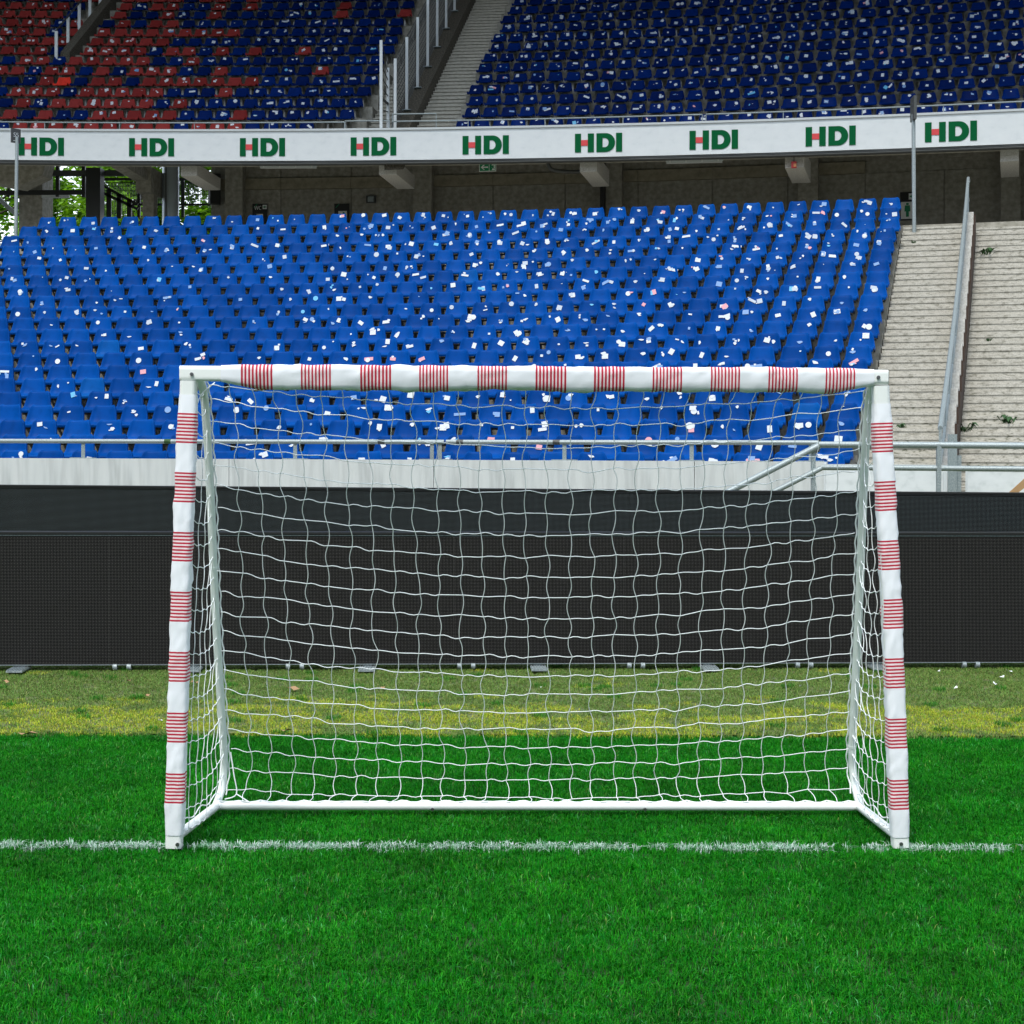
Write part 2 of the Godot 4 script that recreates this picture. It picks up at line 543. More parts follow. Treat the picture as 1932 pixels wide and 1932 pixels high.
func build_upper_stand() -> void:
	p_uleft = phi_at(676, 240, 94.2)
	p_fence = phi_at(742, 240, 94.2)
	p_ustairs = phi_at(846, 240, 94.2)
	var p_a := -0.06
	var p_b := 0.40
	var stand := thing("upper_stand", "stepped concrete terrace of the upper tier under navy and red seats", "grandstand")
	for i in UROWS:
		mi("terrace_row", arc_mesh(urow_r(i) - 0.70, urow_r(i) + 0.06, maxf(9.40, urow_floor(i) - 0.62), urow_floor(i), p_a, p_uleft, true), M.concrete, stand)
		mi("terrace_row", arc_mesh(urow_r(i) - 0.70, urow_r(i) + 0.06, maxf(9.40, urow_floor(i) - 0.62), urow_floor(i), p_ustairs, p_b, true), M.concrete, stand)
	# raked slab that carries it
	var st := st_new()
	for i in range(6, UROWS):
		arc(st, urow_r(i) - 0.70, urow_r(i) + 0.059, maxf(9.401, urow_floor(i) - 0.95), urow_floor(i) - 0.621, p_a, p_b, true)
	mi("raked_slab", flat(st), M.concrete, stand)
	mi("back_wall", arc_mesh(urow_r(18) - 0.6, urow_r(18) - 0.2, 17.2, 26.0, p_a, p_b), M.concrete, stand)
	# stairs: three steps to a row
	var fl := [[p_uleft + 0.0002, p_fence - 0.0016, "pale concrete stair flight between the navy and red seats and wire barrier"], [p_fence + 0.0042, p_ustairs - 0.0003, "long pale concrete stair flight beside the dark stringer in the upper tier"]]
	for k in 2:
		var f := thing("upper_stairs", fl[k][2], "stairs", Vector3.ZERO, 0.0, "upper tier stair flights")
		for i in UROWS:
			for h in 3:
				var y := urow_floor(i + h / 3.0 - 0.667)
				var r := urow_r(i) - 0.70 + 0.2533 * h
				mi("step", arc_mesh(r, r + 0.2733 if h == 2 else r + 0.252, maxf(9.41, y - 0.6), y - 0.03, fl[k][0], fl[k][1], true), M.upper_stairs, f)
				mi("tread", arc_mesh(r - 0.035, r + 0.25, y - 0.0295, y, fl[k][0] + 0.00003, fl[k][1] - 0.00003, true), M.upper_stairs, f)
	# stringer under the barrier
	var sg := thing("stair_stringer", "dark weathered concrete stringer running up under the white barrier posts", "stringer")
	st = st_new()
	slope_block(st, 93.75, urow_r(17), 0.34, -0.45, p_fence - 0.0015, p_fence + 0.0040)
	mi("kerb", flat(st), M.stringer, sg)
	# wire barrier
	var bar_ := thing("stair_barrier", "tall wire mesh barrier with white posts along the upper stairs", "barrier")
	for k in 9:
		var r := 94.05 + 1.50 * k
		var y := slope_y(r) + 0.36
		var p := pol(r, p_fence + 0.0009, y + tilt(p_fence))
		st = st_new()
		box(st, p + Vector3(0, 1.02, 0), Vector3(0.075, 2.04, 0.06), Basis(Vector3.UP, -p_fence))
		mi("post", flat(st), M.galv_pale, bar_)
		mi("base_plate", box_mesh(p + Vector3(0.0, 0.012, 0), Vector3(0.24, 0.024, 0.2), Basis(Vector3.UP, -p_fence)), M.galv, bar_)
	for k in 8:
		st = st_new()
		var r0 := 94.05 + 1.50 * k
		for j in 13:
			var f := j / 12.0
			var a := pol(r0, p_fence + 0.0003, slope_y(r0) + 0.42 + 1.9 * f + tilt(p_fence))
			var b := pol(r0 + 1.5, p_fence + 0.0003, slope_y(r0 + 1.5) + 0.42 + 1.9 * f + tilt(p_fence))
			bar(st, a, b, 0.014, 0.014)
		for j in 13:
			var r1 := r0 + 1.5 * j / 12.0
			bar(st, pol(r1, p_fence + 0.0003, slope_y(r1) + 0.42 + tilt(p_fence)), pol(r1, p_fence + 0.0003, slope_y(r1) + 2.32 + tilt(p_fence)), 0.014, 0.014, Vector3.RIGHT)
		var w := mi("mesh_panel", flat(st), M.gutter, bar_)
		w.set_meta("kind", "stuff")
	# the gate panel that juts out over the fascia
	var gate := thing("fascia_screen", "white upright mesh screen jutting out over the white fascia at the stair foot", "screen")
	var q0 := px(719, 258, 42.35)
	var q1 := px(719, 76, 42.35)
	st = st_new()
	bar(st, q0, q1, 0.075, 0.05, Vector3.BACK)
	mi("post", flat(st), M.galv_pale, gate)
	var e0 := px(732, 243, 43.5)
	var e1 := px(732, 128, 43.5)
	st = st_new()
	bar(st, e0, e1, 0.08, 0.05, Vector3.BACK)
	mi("post", flat(st), M.galv_pale, gate)
	for j in 9:
		var f := j / 8.0
		st = st_new()
		var wid := 0.05 if j == 3 else 0.02
		bar(st, q0.lerp(q1, 0.05 + f * 0.93), px(732, 241 - 120 * f, 43.5), wid, wid)
		mi("cross_bar", flat(st), M.gutter, gate)
	# fascia, in panels three metres long, each with its lettering
	var fas := thing("fascia_board", "long white fascia board repeating green HDI lettering along the upper tier", "fascia")
	var lx := [36.0, 244.0, 453.0, 662.0, 873.0, 1085.0, 1301.0, 1520.0, 1745.0]
	var starts := []
	for x in lx:
		starts.append(phi_at(x, 270, 93.5))
	var step_: float = (starts[8] - starts[0]) / 8.0
	starts.push_front(starts[0] - step_)
	starts.append(starts[9] + step_)
	starts.append(starts[9] + 2 * step_)
	for k in starts.size():
		var a: float = starts[k] - 0.0088
		var b: float = (starts[k + 1] - 0.0088 if k + 1 < starts.size() else a + step_) - 0.000008
		var c: float = starts[k]
		# a flat panel set on the arc
		var pn := mi("panel", chord_plate(a, b, 93.5, 9.37, 10.16, 0.05), M.fascia, fas)
		mi("capping", chord_plate(a, b, 93.46, 10.1605, 10.215, 0.35), M.fascia_edge, pn)
		var turn := -(a + b) * 0.5
		var mid := pol(93.5, c, 9.37 + 0.165 + tilt(c))
		var t3 := Transform3D(Basis(Vector3.UP, turn), chord_point(a, b, 93.49, c, 9.49))
		for part in hdi():
			var le := mi(part[0], part[1], part[2], fas)
			# the letters lean with the board, which sinks to the right
			var sh := Basis(Vector3(1, -0.0135, 0).normalized() * 0.965, Vector3.UP * 0.985, Vector3.BACK)
			le.transform = t3 * Transform3D(sh, Vector3.ZERO)
	var gut := thing("fascia_gutter", "thin dark gutter pipe under the white fascia board", "gutter")
	st = st_new()
	var gp := PackedVector3Array()
	for i in 34:
		var a := lerpf(-0.06, 0.38, i / 33.0)
		gp.append(pol(93.56, a, 9.30 + tilt(a)))
	tube(st, gp, 0.035, 8)
	st.generate_normals()
	mi("pipe", st.commit(), M.gutter, gut)
	mi("soffit_angle", arc_mesh(93.52, 94.0, 9.325, 9.366, -0.06, 0.38, true), M.gutter, gut)
	# solid edge beam behind the fascia
	mi("edge_beam", arc_mesh(93.56, 94.4, 9.37, 9.72, p_a, p_b, true), M.concrete, stand)
	# low front rail of the upper tier
	var rail := thing("upper_front_rail", "thin galvanised guard rail along the top of the white fascia", "guard rail")
	var segs := [[-0.05, phi_at(650, 235, 93.7), 0.235], [phi_at(651, 235, 93.7), phi_at(735, 235, 93.7), 0.26], [phi_at(740, 235, 93.7), phi_at(823, 235, 93.7), 0.43], [phi_at(740, 235, 93.7), phi_at(1325, 225, 93.7), 0.235], [phi_at(1332, 225, 93.7), 0.3755, 0.235]]
	for s in segs:
		st = st_new()
		var pp := PackedVector3Array()
		var n := maxi(2, int((s[1] - s[0]) / 0.01))
		for i in n + 1:
			var a := lerpf(s[0], s[1], float(i) / n)
			pp.append(pol(93.7, a, 10.2 + s[2] + tilt(a)))
		tube(st, pp, 0.02, 6)
		st.generate_normals()
		mi("rail", st.commit(), M.galv, rail)
		var m := maxi(1, int((s[1] - s[0]) * 93.7 / 1.9))
		for i in m + 1:
			var a := lerpf(s[0], s[1], float(i) / m)
			mi("post", tube_mesh(PackedVector3Array([pol(93.7, a, 10.19 + tilt(a)), pol(93.7, a, 10.2 + s[2] + tilt(a))]), 0.013, 6), M.galv, rail)
	# the aisle kerb and rail high on the left
	var pk := phi_at(121, 104, urow_r(6.6))
	var ak := thing("aisle_kerb", "brown concrete aisle kerb climbing between red seats high in the upper tier", "kerb")
	st = st_new()
	slope_block(st, urow_r(6.3), urow_r(17), 0.62, -0.4, pk - 0.0004, pk + 0.0024)
	mi("kerb", flat(st), M.stringer, ak)
	var ar := thing("aisle_handrail", "thin handrail on white posts beside the aisle kerb among red seats", "handrail")
	var tp := PackedVector3Array()
	for k in 6:
		var r := urow_r(6.0 + 1.55 * k)
		var a := pol(r, pk - 0.0010, slope_y(r) + 0.25 + tilt(pk))
		st = st_new()
		box(st, a + Vector3(0, 0.55, 0), Vector3(0.09, 1.1, 0.06), Basis(Vector3.UP, -pk))
		mi("post", flat(st), M.galv_pale, ar)
		tp.append(a + Vector3(0, 1.13, 0))
	mi("rail", tube_mesh(tp, 0.025, 6), M.bracket, ar)

func slope_y(r: float) -> float:
	return urow_floor((r - 94.4) / 0.76 + 0.3)

func slope_block(st: SurfaceTool, r0: float, r1: float, up: float, down: float, p0: float, p1: float) -> void:
	var n := 24
	for i in n:
		var a := lerpf(r0, r1, float(i) / n)
		var b := lerpf(r0, r1, float(i + 1) / n)
		var ya := slope_y(a) + tilt(p0)
		var yb := slope_y(b) + tilt(p0)
		quad(st, pol(a, p0, ya + up), pol(b, p0, yb + up), pol(b, p1, yb + up), pol(a, p1, ya + up))
		quad(st, pol(a, p1, ya + down), pol(a, p1, ya + up), pol(b, p1, yb + up), pol(b, p1, yb + down))
		quad(st, pol(b, p0, yb + down), pol(b, p0, yb + up), pol(a, p0, ya + up), pol(a, p0, ya + down))
		if i == 0:
			quad(st, pol(a, p0, ya + down), pol(a, p0, ya + up), pol(a, p1, ya + up), pol(a, p1, ya + down))

func chord_point(a: float, b: float, r: float, c: float, y: float) -> Vector3:
	var f := (c - a) / (b - a)
	return pol(r, a, y + tilt(a)).lerp(pol(r, b, y + tilt(b)), f)

func chord_plate(a: float, b: float, r: float, y0: float, y1: float, depth: float) -> ArrayMesh:
	var st := st_new()
	var out := Vector3(sin((a + b) * 0.5), 0, -cos((a + b) * 0.5)) * depth
	var f0 := pol(r, a, y0 + tilt(a))
	var f1 := pol(r, a, y1 + tilt(a))
	var f2 := pol(r, b, y1 + tilt(b))
	var f3 := pol(r, b, y0 + tilt(b))
	quad(st, f0, f1, f2, f3)
	quad(st, f1, f1 + out, f2 + out, f2)
	quad(st, f3 + out, f2 + out, f1 + out, f0 + out)
	quad(st, f0 + out, f0, f3, f3 + out)
	quad(st, f0 + out, f1 + out, f1, f0)
	quad(st, f3, f2, f2 + out, f3 + out)
	return flat(st)

var hdi_parts := []
func hdi() -> Array:
	if hdi_parts.size():
		return hdi_parts
	var h := 0.495
	var w := 0.166
	hdi_parts.append(["letter_stroke", plate(rect_poly(0, 0, w, h), 0.006), M.green])
	hdi_parts.append(["letter_stroke", plate(rect_poly(0.35, 0, 0.35 + w, h), 0.006), M.green])
	hdi_parts.append(["letter_bar", plate(rect_poly(w + 0.001, 0.175, 0.349, 0.325), 0.006), M.red])
	# D as a band: outer and inner outline joined by a slit
	var d := PackedVector2Array()
	var x0 := 0.585
	d.append(Vector2(x0, 0))
	d.append(Vector2(x0 + 0.25, 0))
	for i in range(0, 17):
		var a := -PI / 2 + PI * i / 16.0
		d.append(Vector2(x0 + 0.25 + 0.255 * cos(a), h / 2 + h / 2 * sin(a)))
	d.append(Vector2(x0, h))
	d.append(Vector2(x0, h / 2 + 0.0005))
	d.append(Vector2(x0 + w, h / 2 + 0.0005))
	d.append(Vector2(x0 + w, h - 0.125))
	for i in range(0, 13):
		var a := PI / 2 - PI * i / 12.0
		d.append(Vector2(x0 + 0.225 + 0.105 * cos(a), h / 2 + (h / 2 - 0.125) * sin(a)))
	d.append(Vector2(x0 + w, 0.125))
	d.append(Vector2(x0 + w, h / 2 - 0.0005))
	d.append(Vector2(x0, h / 2 - 0.0005))
	hdi_parts.append(["letter", plate(d, 0.006), M.green])
	hdi_parts.append(["letter", plate(rect_poly(1.115, 0, 1.115 + w, h), 0.006), M.green])
	return hdi_parts

# ---------------------------------------------------------------- concourse behind the lower tier
func build_concourse() -> void:
	var pw := phi_at(398, 360, 99.2)
	var wall := thing("concourse_wall", "dark concrete panel wall at the back of the concourse under the upper tier", "wall")
	var y0 := row_floor(20) + 0.12
	var n := 15
	var wstep := (0.40 - pw) / n
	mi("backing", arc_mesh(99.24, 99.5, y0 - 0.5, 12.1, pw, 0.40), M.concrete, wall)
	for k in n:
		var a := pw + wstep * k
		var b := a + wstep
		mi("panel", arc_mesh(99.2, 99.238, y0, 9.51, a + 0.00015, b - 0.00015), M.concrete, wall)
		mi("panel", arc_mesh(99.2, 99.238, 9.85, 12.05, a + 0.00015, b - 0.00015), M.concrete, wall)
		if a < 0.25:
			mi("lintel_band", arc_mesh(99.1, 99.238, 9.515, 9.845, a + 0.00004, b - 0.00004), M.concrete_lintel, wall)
	# beams that carry the upper tier, and their columns
	var bx := [[341.0, 372.0, 332.0], [715.0, 748.0, 329.5], [1094.0, 1126.0, 324.5], [1481.0, 1517.0, 317.0], [1887.0, 1922.0, 305.0]]
	for k in bx.size():
		var a := phi_at(bx[k][0], 320, 94.0)
		var b := phi_at(bx[k][1], 320, 94.0)
		var yb := px((bx[k][0] + bx[k][1]) / 2, bx[k][2], BZ * 0 + (BZ + 94.0 * cos(a))).y
		var t := thing("support_bay", ["concrete beam and column at the end of the concourse wall beside the trees", "concrete beam and column between the light fitting and the exit sign", "concrete beam and column with black downpipe beside the exit sign", "concrete beam and column with a red lamp on its end", "concrete beam and column above the lower stairs beyond the handrail"][k], "column", Vector3.ZERO, 0.0, "concourse beams and columns")
		mi("beam", arc_mesh(94.0, 96.4, yb, 9.39, a, b), M.concrete_pale if k != 0 else M.concrete_pale, t)  # beam ends paler than the columns: sky light put into their colour
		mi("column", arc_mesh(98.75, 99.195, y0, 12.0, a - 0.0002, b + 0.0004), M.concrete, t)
		if k == 2:
			var c := a - 0.0012
			mi("downpipe", tube_mesh(PackedVector3Array([pol(98.6, c + 0.001, 10.5), pol(98.6, c + 0.001, y0)]), 0.085, 10), M.black, t)
			mi("pipe_bend", tube_mesh(smooth_path(PackedVector3Array([pol(94.3, c - 0.0085, 9.3), pol(94.35, c - 0.0075, 9.1), pol(94.5, c - 0.004, 9.05), pol(94.6, c + 0.001, 9.05)])), 0.05, 8), M.gutter, t)
	# strip lights (unlit)
	for s in [[490.0, 598.0, 313.5, "long strip light fitting under the fascia beside the tree opening"], [1256.0, 1364.0, 303.5, "long strip light fitting under the fascia between exit sign and red lamp"]]:
		var a := phi_at(s[0], s[2], 94.2)
		var b := phi_at(s[1], s[2], 94.2)
		var m := (a + b) * 0.5
		var c := px((s[0] + s[1]) / 2, s[2], BZ + 94.2 * cos(m))
		var t := thing("strip_light", s[3], "light", c, -m, "concourse strip lights")
		var len_ := pol(94.2, a, 0).distance_to(pol(94.2, b, 0))
		var sl := -0.0135
		var bs := Basis(Vector3(0, 0, 1), sl)
		mi("housing", box_mesh(Vector3(0, 0.02, 0), Vector3(len_, 0.05, 0.12), bs), M.lamp_body, t)
		mi("diffuser", box_mesh(Vector3(0, -0.031, 0), Vector3(len_ - 0.04, 0.05, 0.09), bs), M.galv_pale, t)
		for k in 4:
			var x := lerpf(-0.42, 0.42, k / 3.0) * len_
			mi("clip", box_mesh(Vector3(x, -0.01 + sl * x, 0.063), Vector3(0.03, 0.07, 0.006)), M.white, t)
		for k in [-1, 1]:
			mi("hanger", box_mesh(Vector3(k * len_ * 0.35, 0.2, 0), Vector3(0.02, 0.31, 0.02)), M.gutter, t)
	# emergency exit sign
	var pe := phi_at(920, 313, 94.3)
	var ce := px(920, 315.5, BZ + 94.3 * cos(pe))
	var ex := thing("exit_sign", "green and white emergency exit sign with arrow under the fascia", "sign", ce, -pe)
	mi("plate", box_mesh(Vector3(0, 0, -0.01), Vector3(0.46, 0.225, 0.02)), M.white, ex)
	mi("field", plate(rect_poly(-0.215, -0.098, 0.035, 0.098), 0.003), M.exit_green, ex)
	mi("arrow", plate(PackedVector2Array([Vector2(-0.19, 0), Vector2(-0.11, 0.065), Vector2(-0.075, 0.065), Vector2(-0.13, 0.018), Vector2(0.01, 0.018), Vector2(0.01, -0.018), Vector2(-0.13, -0.018), Vector2(-0.075, -0.065), Vector2(-0.11, -0.065)]), 0.006), M.white, ex)
	mi("doorway", plate(rect_poly(0.05, -0.098, 0.215, 0.098), 0.003), M.exit_green, ex)
	mi("doorway_light", plate(PackedVector2Array([Vector2(0.115, -0.085), Vector2(0.2, -0.085), Vector2(0.2, 0.09), Vector2(0.115, 0.09)]), 0.005), M.white, ex)
	mi("figure", plate(PackedVector2Array([Vector2(0.15, 0.05), Vector2(0.175, 0.035), Vector2(0.165, -0.01), Vector2(0.19, -0.05), Vector2(0.18, -0.06), Vector2(0.145, -0.02), Vector2(0.12, -0.07), Vector2(0.075, -0.06), Vector2(0.08, -0.045), Vector2(0.11, -0.048), Vector2(0.125, 0.0), Vector2(0.1, 0.015), Vector2(0.1, 0.03)]), 0.007), M.exit_green, ex)
	mi("figure_head", plate(PackedVector2Array([Vector2(0.165, 0.06), Vector2(0.185, 0.06), Vector2(0.19, 0.075), Vector2(0.175, 0.085), Vector2(0.16, 0.075)]), 0.007), M.exit_green, ex)
	for k in [-1, 1]:
		mi("hanger", box_mesh(Vector3(k * 0.15, 0.18, -0.01), Vector3(0.012, 0.13, 0.012)), M.gutter, ex)
	# wall signs
	wall_sign(px(490.5, 397, BZ + 99.15 * cos(phi_at(490, 397, 99.15))), "black WC sign with arrow on the concourse wall above the seats", "WC")
	wall_sign(px(645, 397, BZ + 99.15 * cos(phi_at(645, 397, 99.15))), "black wall sign with a green figure on the concourse wall", "")
	var p3 := phi_at(1714, 390, 99.15)
	var rs := thing("pictogram_sign", "black and white pictogram sign with green figure beside the tall pole", "sign", px(1713.5, 389, BZ + 99.15 * cos(p3)), -p3)
	mi("plate", box_mesh(Vector3(0, 0.0, 0), Vector3(0.44, 0.80, 0.03)), M.black, rs)
	mi("field", box_mesh(Vector3(-0.02, -0.12, 0.017), Vector3(0.36, 0.48, 0.006)), M.white, rs)
	mi("figure", plate(PackedVector2Array([Vector2(-0.06, -0.3), Vector2(0.02, -0.3), Vector2(0.02, -0.15), Vector2(0.06, -0.15), Vector2(0.05, 0.02), Vector2(-0.09, 0.02), Vector2(-0.1, -0.15), Vector2(-0.06, -0.15)]), 0.026), M.exit_green, rs)
	mi("figure_head", plate(rect_poly(-0.055, 0.03, 0.015, 0.09), 0.026), M.exit_green, rs)
	mi("arrow_tile", box_mesh(Vector3(0.1, 0.27, 0.017), Vector3(0.17, 0.17, 0.006)), M.white, rs)
	mi("arrow", plate(PackedVector2Array([Vector2(0.04, 0.25), Vector2(0.09, 0.25), Vector2(0.09, 0.21), Vector2(0.16, 0.27), Vector2(0.09, 0.33), Vector2(0.09, 0.29), Vector2(0.04, 0.29)]), 0.026), M.exit_green, rs)
	var pr := phi_at(1499, 310, 93.9)
	var rl := thing("alarm_lamp", "small red alarm lamp hanging in front of the concrete beam end", "lamp", px(1498, 311, BZ + 93.9 * cos(pr)), -pr)
	mi("housing", box_mesh(Vector3(0, 0, 0), Vector3(0.13, 0.16, 0.1)), M.red, rl)
	mi("lens", box_mesh(Vector3(0.03, -0.02, 0.055), Vector3(0.07, 0.08, 0.02)), mat(lin(0.8, 0.3, 0.1), 0.3), rl)
	mi("stem", box_mesh(Vector3(0, 0.17, 0), Vector3(0.02, 0.19, 0.02)), M.gutter, rl)
	var ws := phi_at(700, 376, 99.12)
	var wl := thing("wall_box", "small grey box lamp on the dark concourse wall", "wall lamp", px(700, 376, BZ + 99.12 * cos(ws)), -ws)
	mi("housing", box_mesh(Vector3.ZERO, Vector3(0.28, 0.22, 0.08)), M.gutter, wl)
	mi("glass", box_mesh(Vector3(0, 0, 0.045), Vector3(0.18, 0.16, 0.02)), M.galv, wl)

	# --- the open bays on the left
	var slabp := thing("concrete_pier", "broad dark concrete pier under the fascia beside the tall sign pole", "pier")
	var a0 := phi_at(34, 360, 95.0)
	var a1 := phi_at(80, 360, 95.0)
	mi("shaft", arc_mesh(97.4, 98.4, y0, 10.8, phi_at(36, 360, 97.4), phi_at(80, 360, 97.4)), M.concrete, slabp)
	var st := st_new()
	var hz := BZ + 95.6 * cos(a0)
	var poly := [px(-40, 300, hz), px(88, 300, hz), px(80, 330, hz), px(34, 352, hz), px(-40, 340, hz)]
	for i in range(1, 4):
		st.set_smooth_group(-1)
		st.add_vertex(poly[0]); st.add_vertex(poly[i]); st.add_vertex(poly[i + 1])
	var back := Vector3(0.02, 0, -0.8)
	for i in 5:
		var u: Vector3 = poly[i]
		var v: Vector3 = poly[(i + 1) % 5]
		quad(st, u, u + back, v + back, v)
	mi("haunch", flat(st), M.concrete, slabp)
	var dc := thing("dark_column", "near black square column standing before the trees in the concourse opening", "column")
	mi("shaft", arc_mesh(96.5, 96.9, y0, 9.75, phi_at(162, 360, 96.5), phi_at(189, 360, 96.5)), M.dark_steel, dc)
	var cc := thing("braced_column", "slim concrete column with sloping beam beside the grey metal pipe", "column")
	mi("shaft", arc_mesh(97.6, 98.0, y0, 9.3, phi_at(269, 360, 97.6), phi_at(290, 360, 97.6)), M.concrete, cc)
	st = st_new()
	var bz := BZ + 95.5 * cos(phi_at(250, 330, 95.5))
	bar(st, px(224, 306, bz), px(281, 340, bz + 2.4), 0.42, 0.3)
	mi("sloping_beam", flat(st), M.concrete, cc)
	mi("head", arc_mesh(97.2, 98.4, 9.15, 9.9, phi_at(264, 330, 97.6), phi_at(292, 330, 97.6)), M.concrete, cc)
	var rp := thing("round_column", "thick round silver metal column in front of the trees", "column")
	var rc := pol(98.4, phi_at(322, 360, 98.4), 0)
	mi("shaft", tube_mesh(PackedVector3Array([Vector3(rc.x, y0, rc.z), Vector3(rc.x, 11.0, rc.z)]), 0.25, 20), M.silver_pipe, rp)
	mi("seam", box_mesh(Vector3(rc.x - 0.09, 8.5, rc.z + 0.24), Vector3(0.03, 5.0, 0.02)), M.gutter, rp)
	# rails and mesh fence
	var fr := thing("steel_frame", "thin black steel frame of bars across the opening before the trees", "frame")
	var z1 := BZ + 97.2 * cos(0.05)
	var bars := [[[80, 327], [235, 327], 0.16], [[-30, 364], [160, 363], 0.13], [[109, 306], [109, 372], 0.1], [[158, 306], [158, 372], 0.1], [[16, 352], [16, 372], 0.06]]
	for bseg in bars:
		st = st_new()
		bar(st, px(bseg[0][0], bseg[0][1], z1), px(bseg[1][0], bseg[1][1], z1), bseg[2], bseg[2], Vector3.BACK)
		mi("bar", flat(st), M.dark_steel if bseg[1][1] != 327 else M.gutter, fr)
	st = st_new()
	bar(st, px(-10, 368, z1), px(33, 407, z1), 0.12, 0.12, Vector3.BACK)
	mi("brace", flat(st), M.galv, fr)
	mi("lamp_strip", box_mesh(px(105, 371, z1), Vector3(0.8, 0.08, 0.1)), M.lamp_body, fr)
	var z2 := BZ + 99.4 * cos(0.07)
	var mf := thing("mesh_fence", "black wire mesh fence with posts across the concourse opening", "fence")
	for e in [[[189, 338], [400, 338], 0.07], [[189, 345], [398, 345], 0.03], [[250, 386], [398, 386], 0.06]]:
		st = st_new()
		bar(st, px(e[0][0], e[0][1], z2), px(e[1][0], e[1][1], z2), e[2], e[2])
		mi("rail", flat(st), M.dark_steel, mf)
	for x in [262.0, 345.0]:
		st = st_new()
		bar(st, px(x, 340, z2), px(x, 410, z2), 0.09, 0.07, Vector3.BACK)
		mi("post", flat(st), M.dark_steel, mf)
	st = st_new()
	var x := 192.0
	while x < 398.0:
		bar(st, px(x, 345, z2), px(x, 410 if x < 250 else 386, z2), 0.014, 0.014, Vector3.BACK)
		x += 3.0
	for y in [352.0, 360.0, 368.0, 376.0]:
		bar(st, px(190, y, z2), px(398, y, z2), 0.012, 0.012)
	var wires := mi("wire_mesh", flat(st), M.dark_steel, mf)
	wires.set_meta("kind", "stuff")
	var sr := thing("stair_rail", "black sloping stair rail in front of the wire mesh fence", "handrail")
	for dy in [0.0, 14.0]:
		st = st_new()
		bar(st, px(188, 347 + dy, z2 - 1.2), px(260, 386 + dy * 0.6, z2 - 1.2), 0.08, 0.08)
		mi("rail", flat(st), M.dark_steel, sr)
	for k in [[206, 361], [225, 370], [244, 380]]:
		st = st_new()
		bar(st, px(k[0], k[1] - 3, z2 - 1.2), px(k[0], 412, z2 - 1.2), 0.13, 0.08, Vector3.BACK)
		mi("post", flat(st), M.dark_steel, sr)
	var sp := phi_at(403, 358, 98.8)
	var spk := thing("wall_speaker", "flat black box mounted on the end of the concourse wall", "speaker", px(405, 357, BZ + 98.9 * cos(sp)), -sp + 0.5)
	mi("cabinet", box_mesh(Vector3.ZERO, Vector3(0.32, 0.92, 0.2)), M.black, spk)
	mi("bracket", box_mesh(Vector3(0.05, 0, -0.2), Vector3(0.1, 0.2, 0.2)), M.black, spk)
	# tall sign poles on the landing
	pole_sign(30.0, 416.0, 258.0, 37.9, true, "tall grey pole carrying a dark block sign in front of the fascia", 2.0)
	pole_sign(1725.0, 428.0, 216.0, 33.9, false, "tall grey pole with its sign edge on, standing at the stair head", -1.6)

func wall_sign(c: Vector3, label: String, text: String) -> void:
	var turn := -atan2(c.x - BX, -c.z - BZ)
	var t := thing("wall_sign", label, "sign", c, turn, "concourse wall signs")
	mi("plate", box_mesh(Vector3(0, -0.1, 0), Vector3(0.46, 0.6, 0.03)), M.black, t)
	if text != "":
		mi("letters", text_mesh(text, 0.15, 0.006), M.white, t).position = Vector3(-0.06, 0.07, 0.018)
		mi("arrow_tile", box_mesh(Vector3(0.15, 0.1, 0.017), Vector3(0.13, 0.13, 0.006)), M.white, t)
		mi("arrow", plate(PackedVector2Array([Vector2(0.1, 0.1), Vector2(0.15, 0.14), Vector2(0.15, 0.115), Vector2(0.2, 0.115), Vector2(0.2, 0.085), Vector2(0.15, 0.085), Vector2(0.15, 0.06)]), 0.024), M.exit_green, t)
		mi("field", box_mesh(Vector3(0.0, -0.24, 0.017), Vector3(0.2, 0.26, 0.006)), M.white, t)
	else:
		mi("field", box_mesh(Vector3(0.03, -0.2, 0.017), Vector3(0.26, 0.36, 0.006)), M.white, t)
		mi("figure", plate(PackedVector2Array([Vector2(0.0, -0.3), Vector2(0.03, -0.31), Vector2(0.06, -0.2), Vector2(0.12, -0.25), Vector2(0.13, -0.22), Vector2(0.06, -0.14), Vector2(0.1, -0.08), Vector2(0.05, -0.05), Vector2(0.0, -0.15)]), 0.024), M.exit_green, t)
	mi("stripe", plate(PackedVector2Array([Vector2(-0.2, 0.08), Vector2(-0.17, 0.08), Vector2(-0.07, 0.19), Vector2(-0.1, 0.19)]), 0.02), M.exit_green, t)

func text_mesh(text: String, size: float, depth: float) -> TextMesh:
	var tm := TextMesh.new()
	var f := SystemFont.new()
	f.font_names = PackedStringArray(["Droid Sans"])
	tm.font = f
	tm.text = text
	tm.font_size = 32
	tm.pixel_size = size / 32.0
	tm.depth = depth
	return tm

